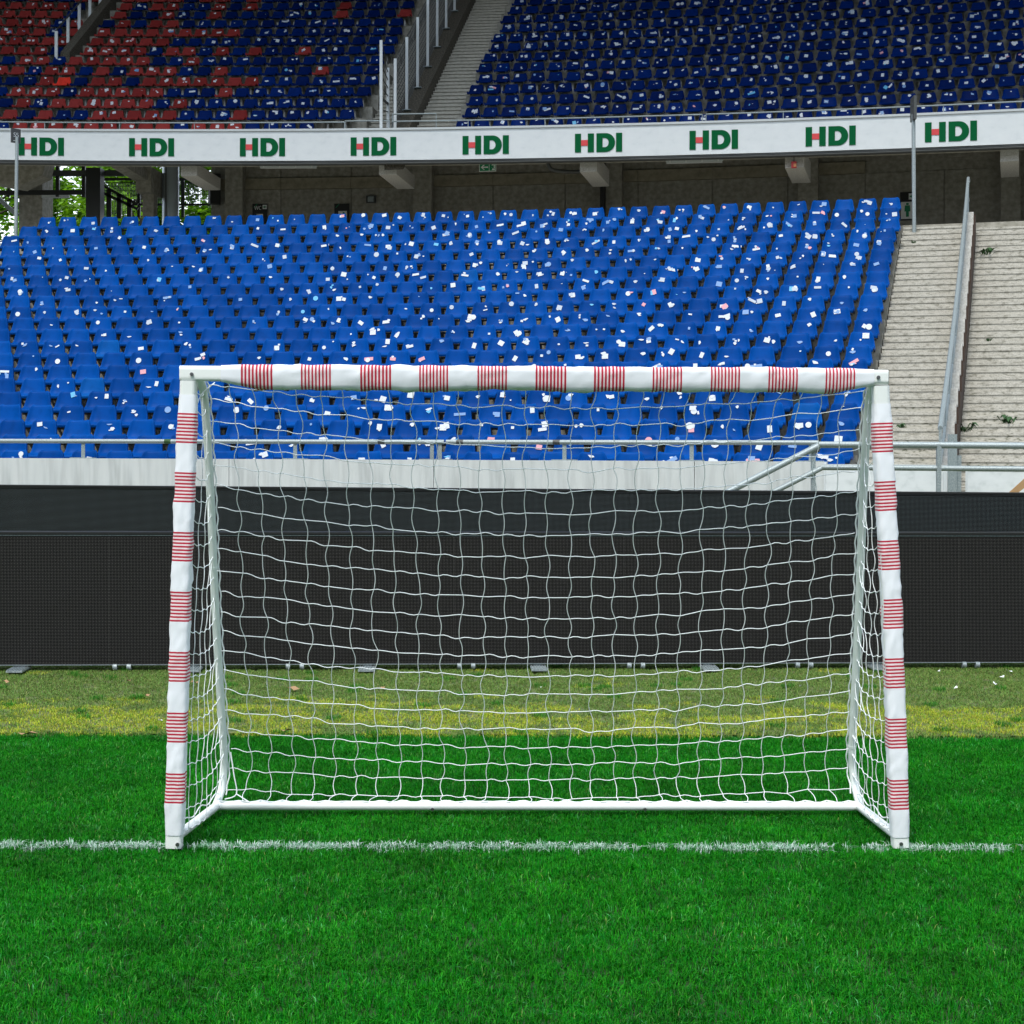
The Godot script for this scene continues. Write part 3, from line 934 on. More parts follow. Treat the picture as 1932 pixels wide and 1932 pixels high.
func pole_sign(x: float, y0: float, y1: float, z: float, faced: bool, label: String, lean: float) -> void:
	var a := px(x, y0, z)
	var b := px(x + lean, y1, z)
	a.y -= 0.4
	var t := thing("sign_pole", label, "sign pole", a)
	var base := Transform3D(Basis.IDENTITY, -a)
	mi("pole", tube_mesh(PackedVector3Array([Vector3.ZERO, b - a]), 0.042, 12), M.galv, t)
	var top := b - a
	if faced:
		var sg := Node3D.new()
		sg.name = "sign_board"
		t.add_child(sg)
		sg.position = top + Vector3(-0.03, 0.02, 0)
		sg.rotation = Vector3(0, 0.75, 0)
		mi("board", box_mesh(Vector3(0, 0.0, 0), Vector3(0.24, 0.34, 0.03)), M.gutter, sg)
		mi("letters", text_mesh("S5", 0.13, 0.006), M.galv_pale, sg).position = Vector3(0.0, 0.02, 0.018)
		mi("small_print", box_mesh(Vector3(0, -0.12, 0.017), Vector3(0.13, 0.012, 0.004)), M.galv_pale, sg)
	else:
		mi("sign_board", box_mesh(top + Vector3(0, 0.12, 0), Vector3(0.06, 0.5, 0.4), Basis(Vector3.UP, -0.05)), M.gutter, t)

func build_roof() -> void:
	# the stand's roof, above the frame: its shade darkens the high rows
	var r := thing("stand_roof", "broad grey roof deck over the upper tier above the picture", "roof")
	mi("deck", arc_mesh(84.0, 112.0, 26.0, 26.5, -0.5, 0.8), M.roof, r)
	# the unseen rest of the bowl, added round the pitch to hide the low sky
	var b := thing("unseen_bowl", "unseen grandstands and roof ring added behind the photographer to hide the low sky", "grandstand")
	for side in [[Vector3(-46, 0, -14), Vector3(-46, 0, 104)], [Vector3(-46, 0, 104), Vector3(46, 0, 104)], [Vector3(46, 0, 104), Vector3(46, 0, -14)]]:
		var p: Vector3 = side[0]
		var q: Vector3 = side[1]
		var d := (q - p).normalized()
		var o := Vector3(-d.z, 0, d.x)
		if o.dot(Vector3(0, 0, 45) - p) > 0:
			o = -o
		var st := st_new()
		for k in 24:
			var y := 1.2 + 1.0 * k
			box(st, (p + q) * 0.5 + o * (1.25 * k + 0.6) + Vector3(0, y * 0.5, 0), Vector3(p.distance_to(q), y, 1.25), Basis(d, Vector3.UP, d.cross(Vector3.UP)))
		mi("tier", flat(st), M.concrete, b)
		st = st_new()
		box(st, (p + q) * 0.5 + o * 14.0 + Vector3(0, 33.5, 0), Vector3(p.distance_to(q) + 20.0, 0.6, 34.0), Basis(d, Vector3.UP, d.cross(Vector3.UP)))
		mi("roof_deck", flat(st), M.roof, b)
		st = st_new()
		box(st, (p + q) * 0.5 + o * 31.0 + Vector3(0, 16.6, 0), Vector3(p.distance_to(q) + 20.0, 33.0, 0.6), Basis(d, Vector3.UP, d.cross(Vector3.UP)))
		mi("back_wall", flat(st), M.concrete, b)

# ---------------------------------------------------------------- trees behind the stand
func build_trees() -> void:
	var spots := [[-26.5, 66.0, 16.0, 4.2, 0.7], [-21.3, 64.0, 15.2, 3.6, 1.0], [-17.6, 66.5, 15.8, 3.2, 1.1], [-14.6, 63.0, 15.0, 2.9, 1.05], [-11.2, 65.0, 12.3, 3.0, 1.2], [-8.0, 68.0, 14.0, 3.0, 1.0], [-24.0, 73.0, 13.0, 3.4, 0.9]]
	var words := ["leafy green tree behind the sign pole beyond the stand", "tall leafy tree behind the concrete pier beyond the stand", "leafy tree behind the black steel frame beyond the stand", "leafy tree behind the dark column beyond the stand", "yellow green leafy tree behind the wire mesh fence beyond the stand", "leafy tree hidden mostly by the concourse wall beyond the stand", "distant leafy tree low behind the sign pole"]
	var lm := st_new()
	for k in spots.size():
		var s: Array = spots[k]
		var r2 := RandomNumberGenerator.new()
		r2.seed = 500 + k
		var base := Vector3(s[0] * 1.35, -0.05, -s[1] * 1.35)
		var t := thing("tree", words[k], "tree", base, 0.0, "trees beyond the stand")
		var st := st_new()
		var top: float = s[2] * 1.33
		var trunk := PackedVector3Array([Vector3.ZERO, Vector3(0.1, top * 0.35, 0), Vector3(-0.05, top * 0.65, 0.1), Vector3(0, top * 0.9, 0)])
		tube(st, smooth_path(trunk, 4), 0.22, 8)
		var clumps := []
		for i in 38:
			var d := Vector3(r2.randfn(), r2.randfn() * 1.25, r2.randfn()).limit_length(1.7) * 0.58
			var c := Vector3(d.x * s[3] * 1.35, top * 0.62 + d.y * top * 0.36, d.z * s[3] * 1.35)
			clumps.append([c, r2.randf_range(0.75, 1.45)])
			var stem := Vector3(0, clampf(c.y - 1.2, top * 0.2, top * 0.85), 0)
			tube(st, PackedVector3Array([stem, stem.lerp(c, 0.5) + Vector3(0, 0.15, 0), c]), 0.05, 5)
		st.generate_normals()
		mi("trunk", st.commit(), M.bark, t)
		st = st_new()
		st.set_smooth_group(-1)
		for c in clumps:
			for i in 430:
				var d := Vector3(r2.randfn(), r2.randfn() * 0.8, r2.randfn()).limit_length(2.0) * 0.62
				var p: Vector3 = c[0] + d * c[1]
				var sz := r2.randf_range(0.11, 0.25)
				var bs := Basis.from_euler(Vector3(r2.randf_range(-1.0, 1.0), r2.randf() * TAU, r2.randf_range(-0.7, 0.7)))
				var v := r2.randf_range(0.65, 1.35)
				st.set_color(Color(0.15 * v * s[4], 0.33 * v, 0.018 * v))
				var q := [p + bs * Vector3(-sz, 0, 0), p + bs * Vector3(0, 0.02, -sz * 0.6), p + bs * Vector3(sz * 1.1, 0, 0), p + bs * Vector3(0, 0.02, sz * 0.6)]
				st.add_vertex(q[0]); st.add_vertex(q[1]); st.add_vertex(q[2])
				st.add_vertex(q[0]); st.add_vertex(q[2]); st.add_vertex(q[3])
		st.generate_normals()
		mi("crown", st.commit(), M.leaf, t)

# ---------------------------------------------------------------- seats
func seat_shell() -> ArrayMesh:
	var prof := [[0.196, 0.372, 0.205], [0.212, 0.4, 0.213], [0.2, 0.428, 0.217], [0.15, 0.43, 0.22], [0.05, 0.418, 0.222], [-0.06, 0.418, 0.223], [-0.125, 0.435, 0.223], [-0.163, 0.474, 0.219], [-0.186, 0.533, 0.21], [-0.206, 0.595, 0.2], [-0.222, 0.65, 0.19], [-0.233, 0.689, 0.18], [-0.241, 0.71, 0.164], [-0.252, 0.72, 0.148], [-0.268, 0.716, 0.145], [-0.275, 0.70, 0.15]]
	var us := [-1.01, -1.0, -0.95, -0.86, -0.62, -0.25, 0.25, 0.62, 0.86, 0.95, 1.0, 1.01]
	var off := [-0.012, 0.03, 0.034, 0.018, 0.004, 0.0, 0.0, 0.004, 0.018, 0.034, 0.03, -0.012]
	var grid := []
	for i in prof.size():
		var p: Array = prof[i]
		var q0: Array = prof[maxi(i - 1, 0)]
		var q1: Array = prof[mini(i + 1, prof.size() - 1)]
		var t := Vector2(q1[0] - q0[0], q1[1] - q0[1]).normalized()
		var nrm := Vector2(t.y, -t.x)     # (z, y): forward and up
		var k := 1.0 if i > 2 and i < 12 else 0.35
		var row := []
		for j in us.size():
			row.append(Vector3(us[j] * p[2] * (0.985 if i < 7 else 0.985 - 0.006 * (i - 6)), p[1] + nrm.y * off[j] * k, p[0] + nrm.x * off[j] * k))
		grid.append(row)
	var st := st_new()
	st.set_smooth_group(1)
	for i in prof.size() - 1:
		for j in us.size() - 1:
			var a: Vector3 = grid[i][j]
			var b: Vector3 = grid[i + 1][j]
			var c: Vector3 = grid[i + 1][j + 1]
			var d: Vector3 = grid[i][j + 1]
			st.add_vertex(a); st.add_vertex(b); st.add_vertex(c)
			st.add_vertex(a); st.add_vertex(c); st.add_vertex(d)
	st.generate_normals()
	return st.commit()

func seat_bracket(drop: float) -> ArrayMesh:
	var st := st_new()
	for s in [-1.0, 1.0]:
		bar(st, Vector3(s * 0.13, 0.385, 0.13), Vector3(s * 0.13, 0.385, -0.15), 0.03, 0.035)
		bar(st, Vector3(s * 0.13, 0.372, 0.0), Vector3(s * 0.13, 0.30 - drop, -0.27), 0.028, 0.03)
	bar(st, Vector3(-0.18, 0.36, -0.02), Vector3(0.18, 0.36, -0.02), 0.04, 0.03)
	bar(st, Vector3(0, 0.36, -0.06), Vector3(0, 0.0, -0.06), 0.05, 0.05, Vector3.RIGHT)
	return flat(st)

func torn_mesh(seed_: int, n: int) -> ArrayMesh:
	var r := RandomNumberGenerator.new()
	r.seed = seed_
	var p := PackedVector2Array()
	for i in n:
		var a := TAU * i / n
		p.append(Vector2(cos(a), sin(a)) * r.randf_range(0.28, 0.56))
	return plate(p, 1.0)

const COUNTS := ["no stickers", "one sticker", "two stickers", "three stickers", "four stickers", "five stickers"]
const ORD := ["front", "second", "third", "fourth", "fifth", "sixth", "seventh", "eighth", "ninth", "tenth", "eleventh", "twelfth", "thirteenth", "fourteenth", "fifteenth", "sixteenth", "seventeenth", "eighteenth", "nineteenth", "twentieth", "top"]

func sticker_set(many: float, bright: float, big := 1.12) -> Array:
	var out := []
	if rng.randf() > many:
		return out
	var n := 1
	var f := rng.randf()
	if big > 1.3:
		f = lerpf(f, 1.0, 0.25)
	n = 1 if f < 0.5 else (2 if f < 0.78 else (3 if f < 0.92 else 4))
	for i in n:
		var shape: int = [0, 0, 1, 2, 3, 4, 5, 5, 6, 6, 7, 7][rng.randi() % 12]
		var w := rng.randf_range(0.045, 0.085)
		var h := rng.randf_range(0.04, 0.075)
		if shape == 1:
			w = rng.randf_range(0.09, 0.15); h = rng.randf_range(0.03, 0.045)
		elif shape == 2:
			h = w
		elif shape >= 5:
			w = rng.randf_range(0.035, 0.09); h = rng.randf_range(0.02, 0.06)
		if rng.randf() < 0.22:
			w *= 0.45; h *= 0.5
		w *= big
		h *= big
		var y := rng.randf_range(0.565, 0.675)
		var x := rng.randf_range(-0.105, 0.105)
		if i > 0 and rng.randf() < 0.5:
			x = out[i - 1].x + rng.randf_range(-0.05, 0.05)
			y = out[i - 1].y + rng.randf_range(-0.05, 0.05)
		y = clampf(y, 0.535, 0.68)
		x = clampf(x, -0.115, 0.115)
		var rot := rng.randfn() * 0.28
		var c := rng.randf()
		var mname := "sticker_white"
		if c < 0.4:
			mname = "sticker_print"
		elif c < 0.4 + 0.22 * (1.0 - bright):
			mname = "sticker_worn"
		elif c > 0.965:
			mname = "sticker_blue"
		elif c > 0.935:
			mname = "sticker_pink"
		var up := Vector3(0, 0.957, -0.289)
		var bs := Basis(Vector3.RIGHT, up, Vector3.RIGHT.cross(up)) * Basis(Vector3.BACK, rot)
		var z := -0.186 - 0.302 * (y - 0.533) + 0.007 + 0.0016 * i + absf(x) * 0.03
		out.append({"x": x, "y": y, "shape": shape, "mat": mname, "t": Transform3D(bs * Basis.from_scale(Vector3(w, h, 0.0014)), Vector3(x, y, z))})
	return out

func build_seats() -> void:
	var shell := seat_shell()
	var brk := seat_bracket(0.12)
	var ubox := BoxMesh.new()
	var disc := CylinderMesh.new()
	disc.top_radius = 0.5
	disc.bottom_radius = 0.5
	disc.height = 1.0
	disc.radial_segments = 14
	disc.rings = 1
	var dst := SurfaceTool.new()
	dst.begin(Mesh.PRIMITIVE_TRIANGLES)
	dst.append_from(disc, 0, Transform3D(Basis(Vector3.RIGHT, PI / 2), Vector3.ZERO))
	var round_ := dst.commit()
	var torn := [torn_mesh(1, 9), torn_mesh(2, 7), torn_mesh(3, 8)]
	var shapes := [ubox, ubox, round_, ubox, ubox, torn[0], torn[1], torn[2]]
	var scol := {"sticker_white": Color(0.6, 0.64, 0.68), "sticker_print": Color(0.44, 0.5, 0.58), "sticker_worn": Color(0.16, 0.3, 0.56), "sticker_blue": Color(0.1, 0.42, 0.7), "sticker_pink": Color(0.68, 0.32, 0.36)}
	var specs := []
	# lower tier
	for i in ROWS:
		var r := row_r(i) - 0.24
		var n := int((P_SEATS - (P_LEFT - 0.0)) * r / 0.5)
		if i < 18:
			n += 6
		var lag := rng.randf_range(0.0, 0.05)
		for k in n:
			var phi := P_SEATS - (0.19 + 0.5 * k + lag + rng.randf_range(-0.008, 0.008)) / r
			var p := pol(r, phi, row_floor(i))
			var q := to_px(p + Vector3(0, 0.6, 0))
			var many := 0.46 if q.x < 620 else 0.84
			if q.y < 430:
				many += 0.12
			var mname: String = ["seat_blue", "seat_blue_b", "seat_blue_c"][rng.randi() % 3]
			if rng.randf() < 0.008:
				mname = "seat_blue_faded"
			var yaw := rng.randfn() * 0.012
			specs.append({"kind": "blue", "row": i, "p": p, "turn": -phi + yaw, "q": q, "m": mname, "s": sticker_set(many, 0.2, 1.2 if q.x < 620 else 1.32)})
	# upper tier
	for i in UROWS:
		var r := urow_r(i) - 0.24
		var pitch := 0.5 + 0.0022 * i
		var shift := [rng.randf_range(0.0, 0.2), rng.randf_range(0.0, 0.22)]
		var blocks := [[p_uleft - 0.001 - (0.011 if i < 1 else 0.0), -0.035, -1.0], [p_ustairs + 0.0006, 0.372, 1.0]]
		for bl in blocks:
			var k := 0
			while true:
				var phi: float = bl[0] + bl[2] * (0.24 + shift[0 if bl[2] < 0 else 1] + pitch * k + rng.randf_range(-0.012, 0.012)) / r
				k += 1
				if (bl[2] < 0 and phi < bl[1]) or (bl[2] > 0 and phi > bl[1]):
					break
				var p := pol(r, phi, urow_floor(i) + tilt(phi))
				var q := to_px(p + Vector3(0, 0.6, 0))
				if q.x > 108 - 40 and i >= 7 and absf(phi - phi_kerb) * r < 0.36:
					continue
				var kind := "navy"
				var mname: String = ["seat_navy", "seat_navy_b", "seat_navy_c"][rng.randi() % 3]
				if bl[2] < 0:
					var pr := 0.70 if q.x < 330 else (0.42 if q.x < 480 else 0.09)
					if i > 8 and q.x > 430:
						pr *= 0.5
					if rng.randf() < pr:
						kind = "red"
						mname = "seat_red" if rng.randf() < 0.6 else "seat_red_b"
				var many := 0.66 if bl[2] < 0 else 0.96
				if i < 4:
					many += 0.12
				if i > 9:
					many -= 0.22
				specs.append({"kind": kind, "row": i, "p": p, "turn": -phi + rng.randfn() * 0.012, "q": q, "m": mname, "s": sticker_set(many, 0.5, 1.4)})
	# the one seat of a brighter red
	var best = null
	for s in specs:
		if s.kind != "blue":
			var d: float = s.q.distance_to(Vector2(128, 155))
			if best == null or d < best.q.distance_to(Vector2(128, 155)):
				best = s
	best.kind = "red"
	best.m = "seat_red_bright"
	best.s = []
	# the seats that show largest are things of their own; the rest are one mass for each tier
	var left := {"blue": [], "navy": [], "red": []}
	var used := {"blue": 0, "navy": 0, "red": 0}
	for s in specs:
		var vis: bool = s.q.x > -12 and s.q.x < 1944 and s.q.y > 4
		if s.kind == "blue" and s.row == 20 and s.q.x < 56:
			continue
		if not vis or used[s.kind] >= 300:
			left[s.kind].append(s)
			continue
		used[s.kind] += 1
		var words := {"blue": "blue", "navy": "navy", "red": "dull red"}
		var col: String = words[s.kind]
		if s.m == "seat_red_bright":
			col = "bright scarlet"
		elif s.m == "seat_blue_faded":
			col = "faded blue"
		var label := "%s plastic seat with %s in the %s row of the %s tier" % [col, COUNTS[s.s.size()], ORD[s.row], "lower" if s.kind == "blue" else "upper"]
		var t := thing({"blue": "blue_stadium_seat", "navy": "navy_stadium_seat", "red": "red_stadium_seat"}[s.kind], label, "seat", s.p, s.turn, {"blue": "blue seats of the lower tier", "navy": "navy seats of the upper tier", "red": "red seats of the upper tier"}[s.kind])
		t.rotation.x = rng.randfn() * 0.012
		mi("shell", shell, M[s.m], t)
		mi("bracket", brk, M.bracket if s.kind == "blue" else M.bracket_pale, t)
		for k in s.s:
			mi("sticker", shapes[k.shape], M[k.mat], t).transform = k.t
	print("seats ", used, " rest ", left.blue.size(), " ", left.navy.size(), " ", left.red.size())
	var rest_up: Array = left.navy + left.red
	for pair in [["lower_seat_mass", left.blue, "blue plastic seats filling the higher rows of the lower tier"], ["upper_seat_mass", rest_up, "navy and red plastic seats filling the high rows of the upper tier"]]:
		var root := Node3D.new()
		root.name = pair[0]
		add_child(root)
		tag(root, pair[2], "seats", "", "stuff")
		var list: Array = pair[1]
		var mm := MultiMesh.new()
		mm.transform_format = MultiMesh.TRANSFORM_3D
		mm.use_colors = true
		mm.mesh = shell
		mm.instance_count = list.size()
		var mb := MultiMesh.new()
		mb.transform_format = MultiMesh.TRANSFORM_3D
		mb.mesh = brk
		mb.instance_count = list.size()
		var per := [[], [], []]
		for i in list.size():
			var s: Dictionary = list[i]
			var tr := Transform3D(Basis(Vector3.UP, s.turn), s.p)
			mm.set_instance_transform(i, tr)
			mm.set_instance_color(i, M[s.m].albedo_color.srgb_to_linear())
			mb.set_instance_transform(i, tr)
			for k in s.s:
				per[0 if k.shape in [0, 1, 3, 4] else (1 if k.shape == 2 else 2)].append([tr * k.t, scol[k.mat]])
		var a := MultiMeshInstance3D.new()
		a.name = "shells"
		a.multimesh = mm
		a.material_override = M.seat_any
		root.add_child(a)
		var b := MultiMeshInstance3D.new()
		b.name = "brackets"
		b.multimesh = mb
		b.material_override = M.bracket if pair[0] == "lower_seat_mass" else M.bracket_pale
		root.add_child(b)
		for g in 3:
			if per[g].size() == 0:
				continue
			var ms := MultiMesh.new()
			ms.transform_format = MultiMesh.TRANSFORM_3D
			ms.use_colors = true
			ms.mesh = [ubox, round_, torn[0]][g]
			ms.instance_count = per[g].size()
			for i in per[g].size():
				ms.set_instance_transform(i, per[g][i][0])
				ms.set_instance_color(i, per[g][i][1])
			var c := MultiMeshInstance3D.new()
			c.name = "stickers"
			c.multimesh = ms
			c.material_override = M.sticker_any
			root.add_child(c, true)

var phi_kerb: float:
	get:
		return phi_at(121, 104, urow_r(6.6)) + 0.001

# ---------------------------------------------------------------- LED boards
func dot_tex(dot: Color, dot2: Color) -> ImageTexture:
	var im := Image.create(32, 32, false, Image.FORMAT_RGB8)
	im.fill(lin(0.002, 0.0022, 0.0025))
	for j in 2:
		for i in 2:
			im.fill_rect(Rect2i(i * 16 + 5, j * 16 + 5, 6, 6), dot if (i + j) % 2 == 0 else dot2)
	return ImageTexture.create_from_image(im)

func led_screen(a: Vector3, b: Vector3, h: float, pitch: float) -> ArrayMesh:
	var st := st_new()
	var w := a.distance_to(b)
	var up := Vector3(0, h, 0)
	st.set_smooth_group(-1)
	var uv := [Vector2(0, h / pitch / 2), Vector2(0, 0), Vector2(w / pitch / 2, 0), Vector2(w / pitch / 2, h / pitch / 2)]
	var v := [a, a + up, b + up, b]
	for k in [0, 1, 2, 0, 2, 3]:
		st.set_uv(uv[k])
		st.add_vertex(v[k])
	st.generate_normals()
	return st.commit()

func led_row(names: String, labels: String, group: String, a: Vector3, b: Vector3, y0: float, y1: float, width: float, phase: float, pitch: float, m: Material, feet: bool) -> void:
	var dir := (b - a).normalized()
	var nrm := Vector3(-dir.z, 0, dir.x)  # towards the camera
	if nrm.z < 0:
		nrm = -nrm
	var total := a.distance_to(b)
	var s := phase
	var turn := atan2(-dir.z, dir.x)
	while s < total:
		var o := a + dir * s
		var mx := to_px(Vector3(o.x, 0.5, o.z) + dir * width * 0.5).x
		var where := "seen through the goal net" if mx > 330 and mx < 1690 else ("clear of the goal, below the seats" if mx < 966 else "clear of the goal, below the stairs")
		var t := thing(names, labels + " " + where, "led board", Vector3(o.x, 0, o.z), turn, group)
		var w := width - 0.0006
		mi("cabinet", box_mesh(Vector3(w / 2, (y0 + y1) / 2, -0.075), Vector3(w, y1 - y0, 0.15)), M.black, t)
		mi("screen", led_screen(Vector3(0.0, y0 + 0.012, 0.004), Vector3(w, y0 + 0.012, 0.004), y1 - y0 - 0.03, pitch), m, t)
		mi("frame_edge", box_mesh(Vector3(w / 2, y1 - 0.008, 0.005), Vector3(w, 0.004, 0.006)), M.gutter if not feet else M.galv, t)
		mi("frame_edge", box_mesh(Vector3(w / 2, y0 + 0.005, 0.005), Vector3(w, 0.004, 0.006)), M.gutter if not feet else M.galv, t)
		mi("top_edge", box_mesh(Vector3(w / 2, y1 + 0.008, -0.07), Vector3(w, 0.015, 0.17)), M.black, t)
		if feet:
			# foot plate with ribs, reaching out over the grass
			var st := st_new()
			box(st, Vector3(0.62, 0.016, 0.06), Vector3(0.115, 0.012, 0.26))
			for k in 6:
				box(st, Vector3(0.62 - 0.05 + 0.02 * k, 0.025, 0.06), Vector3(0.006, 0.008, 0.25))
			mi("foot", flat(st), M.galv, t)
			mi("leg", box_mesh(Vector3(0.62, 0.035, -0.03), Vector3(0.05, 0.05, 0.05)), M.galv, t)
			for k in [0.0, 0.1]:
				st = st_new()
				tube(st, PackedVector3Array([Vector3(0.03 + k, 0.022, -0.01), Vector3(0.03 + k + 0.03, 0.022, -0.01)]), 0.026, 10)
				st.generate_normals()
				mi("castor", st.commit(), M.galv, t)
		else:
			for k in [0.12, w - 0.12]:
				mi("leg", box_mesh(Vector3(k, y0 / 2, -0.07), Vector3(0.06, y0, 0.06)), M.dark_steel, t)
		s += width

func build_led_boards() -> void:
	var m1 := mat(Color.WHITE, 0.7)
	m1.metallic_specular = 0.2
	m1.albedo_texture = dot_tex(lin(0.175, 0.168, 0.162), lin(0.14, 0.136, 0.132))
	var m2 := mat(Color.WHITE, 0.7)
	m2.metallic_specular = 0.25
	m2.albedo_texture = dot_tex(lin(0.11, 0.185, 0.195), lin(0.15, 0.145, 0.155))
	var a := on_ground(-150, 1265.5)
	var b := on_ground(2080, 1259.0)
	a += (a - b).normalized() * 1.0
	var u := (b - a).normalized()
	# cabinets 1.247 m wide; a foot stands under the middle of each
	var f0 := on_ground(40, 1265).x - 0.62 - 1.247
	var start := a + u * ((f0 - a.x) / u.x)
	led_row("led_board", "black perimeter LED board on the turf,", "perimeter LED boards on the turf", start, b + u * 1.5, 0.034, 0.985, 1.247, 0.0, 0.0105, m1, true)
	var c := px(0, 920, 15.0)
	var d := px(1932, 929, 13.27)
	var v := (d - c).normalized()
	v.y = 0
	var e := Vector3(c.x, 0, c.z)
	var x0 := px(771, 960, 14.2).x
	var base := e + v * ((x0 - e.x) / v.x - 1.985 * 3)
	led_row("rear_led_board", "greenish rear LED board under the concrete wall,", "rear LED boards before the concrete wall", base, base + v * 13.8, 0.56, 1.245, 1.985, 0.0, 0.0105, m2, false)

# ---------------------------------------------------------------- rails on the front wall
func build_front_rails() -> void:
	var r := thing("parapet_rail", "galvanised tube rail on the pale parapet wall before the blue seats", "guard rail")
	var spans := [[-0.02, phi_at(838, 832, 72.2), 0.03], [phi_at(842, 832, 72.2), phi_at(1545, 834, 72.2), 0.03]]
	for s in spans:
		var pp := PackedVector3Array()
		for i in 25:
			pp.append(pol(72.2, lerpf(s[0], s[1], i / 24.0), 1.705))
		mi("rail", tube_mesh(pp, 0.03, 12), M.galv, r)
	for x in [-280.0, 157.0, 557.0, 815.0, 830.0, 1065.0, 1305.0, 1530.0]:
		var p := phi_at(x, 850, 72.2)
		mi("post", box_mesh(pol(72.2, p, 1.585), Vector3(0.05, 0.21, 0.012), Basis(Vector3.UP, -p)), M.galv, r)
		mi("foot_plate", box_mesh(pol(72.2, p, 1.484), Vector3(0.3, 0.012, 0.17), Basis(Vector3.UP, -p)), M.galv, r)
	# bent patches, tape and scraps left on the rail
	for x in [317.0, 720.0, 868.0, 1050.0]:
		var p := phi_at(x, 832, 72.2)
		var t := mi("tape_band", tube_mesh(PackedVector3Array([pol(72.2, p - 0.0006, 1.705), pol(72.2, p + 0.0006, 1.705)]), 0.033, 12), M.gutter if x != 317.0 else M.weed, r)
	# stair guard: thicker tubes a step nearer, with two sloping tubes
	var g := thing("stair_guard_rail", "thick grey tube guard rail with two sloping tubes at the stair foot", "guard rail")
	var z := 17.55
	var zr := 16.9
	mi("rail", tube_mesh(PackedVector3Array([px(1545, 839, z), px(1780, 840, 17.2), px(2100, 842, zr - 0.4)]), 0.036, 12), M.galv, g)
	mi("rail", tube_mesh(PackedVector3Array([px(1550, 882, z), px(1780, 883.5, 17.2), px(2100, 886, zr - 0.4)]), 0.03, 12), M.galv, g)
	mi("sloping_tube", tube_mesh(PackedVector3Array([px(1546, 840, z), px(1300, 966, z)]), 0.036, 12), M.galv, g)
	mi("sloping_tube", tube_mesh(PackedVector3Array([px(1550, 883, z), px(1400, 958, z)]), 0.03, 12), M.galv, g)
	for x in [1535.0, 1772.0, 2010.0]:
		var p0 := px(x, 838, lerpf(z, zr, (x - 1545) / 400.0))
		mi("post", box_mesh(Vector3(p0.x, p0.y * 0.5, p0.z - 0.02), Vector3(0.045, p0.y, 0.05)), M.galv, g)
	# white boards across the stair foot
	for s in [[1555.0, 1790.0, 877.5, "white board panel closing the stair foot beside the parapet wall"], [1822.0, 2150.0, 887.0, "white board panel closing the stair foot beyond the tall handrail post"]]:
		var a := px(s[0], s[2], 18.85 if s[0] < 1700 else 18.2)
		var b := px(s[1], s[2] + 1, 18.2 if s[0] < 1700 else 17.4)
		var t := thing("white_board", s[3], "panel", Vector3(a.x, 0, a.z), -atan2(b.z - a.z, b.x - a.x), "white boards at the stair foot")
		var w := Vector2(a.x, a.z).distance_to(Vector2(b.x, b.z))
		mi("sheet", box_mesh(Vector3(w / 2, a.y / 2, 0), Vector3(w, a.y, 0.02)), M.white_panel, t)
		mi("trim", box_mesh(Vector3(w / 2, a.y + 0.006, 0), Vector3(w, 0.012, 0.04)), M.galv_pale, t)
		for k in [0.012, w - 0.012]:
			mi("edge_trim", box_mesh(Vector3(k, a.y / 2, 0.012), Vector3(0.024, a.y - 0.01, 0.012)), M.galv_pale, t)
	# post group at the foot of the handrail
	var hp := thing("handrail_post", "wide galvanised steel post at the foot of the stair handrail", "post")
	var pz := 18.0
	var c0 := px(1797, 800, pz)
	mi("flat_post", box_mesh(Vector3(c0.x, 0.9, c0.z), Vector3(0.1, 1.8, 0.03)), M.galv, hp)
	mi("stiffener", box_mesh(Vector3(c0.x + 0.085, 0.78, c0.z - 0.05), Vector3(0.05, 1.56, 0.05)), M.galv, hp)
	mi("clamp", box_mesh(Vector3(c0.x - 0.078, 0.72, c0.z - 0.02), Vector3(0.04, 1.3, 0.03)), M.galv_pale, hp)
	mi("foot", box_mesh(Vector3(c0.x, 0.01, c0.z), Vector3(0.3, 0.02, 0.2)), M.galv, hp)
	# torn cardboard
	var cb := thing("cardboard_piece", "torn brown cardboard strip stuck to the white board at the stair foot", "cardboard", px(1915, 920, 17.5))
	mi("strip", plate(PackedVector2Array([Vector2(-0.12, -0.1), Vector2(-0.05, -0.12), Vector2(0.17, 0.05), Vector2(0.1, 0.1)]), 0.01), M.cardboard, cb)

# ---------------------------------------------------------------- litter and weeds
func weed_mesh(seed_: int, n: int, s: float) -> ArrayMesh:
	var r := RandomNumberGenerator.new()
	r.seed = seed_
	var st := st_new()
	st.set_smooth_group(-1)
	for i in n:
		var a := r.randf() * TAU
		var l := s * r.randf_range(0.4, 1.0)
		var d := Vector3(cos(a), 0, sin(a))
		var side := Vector3(-d.z, 0, d.x) * l * 0.16
		var p0 := Vector3(r.randfn(), 0, r.randfn()) * s * 0.18
		var m := p0 + d * l * 0.45 + Vector3(0, l * r.randf_range(0.35, 0.8), 0)
		var e := p0 + d * l + Vector3(0, l * r.randf_range(0.1, 0.75), 0)
		st.add_vertex(p0); st.add_vertex(m - side); st.add_vertex(m + side)
		st.add_vertex(m - side); st.add_vertex(e); st.add_vertex(m + side)
	return flat(st)

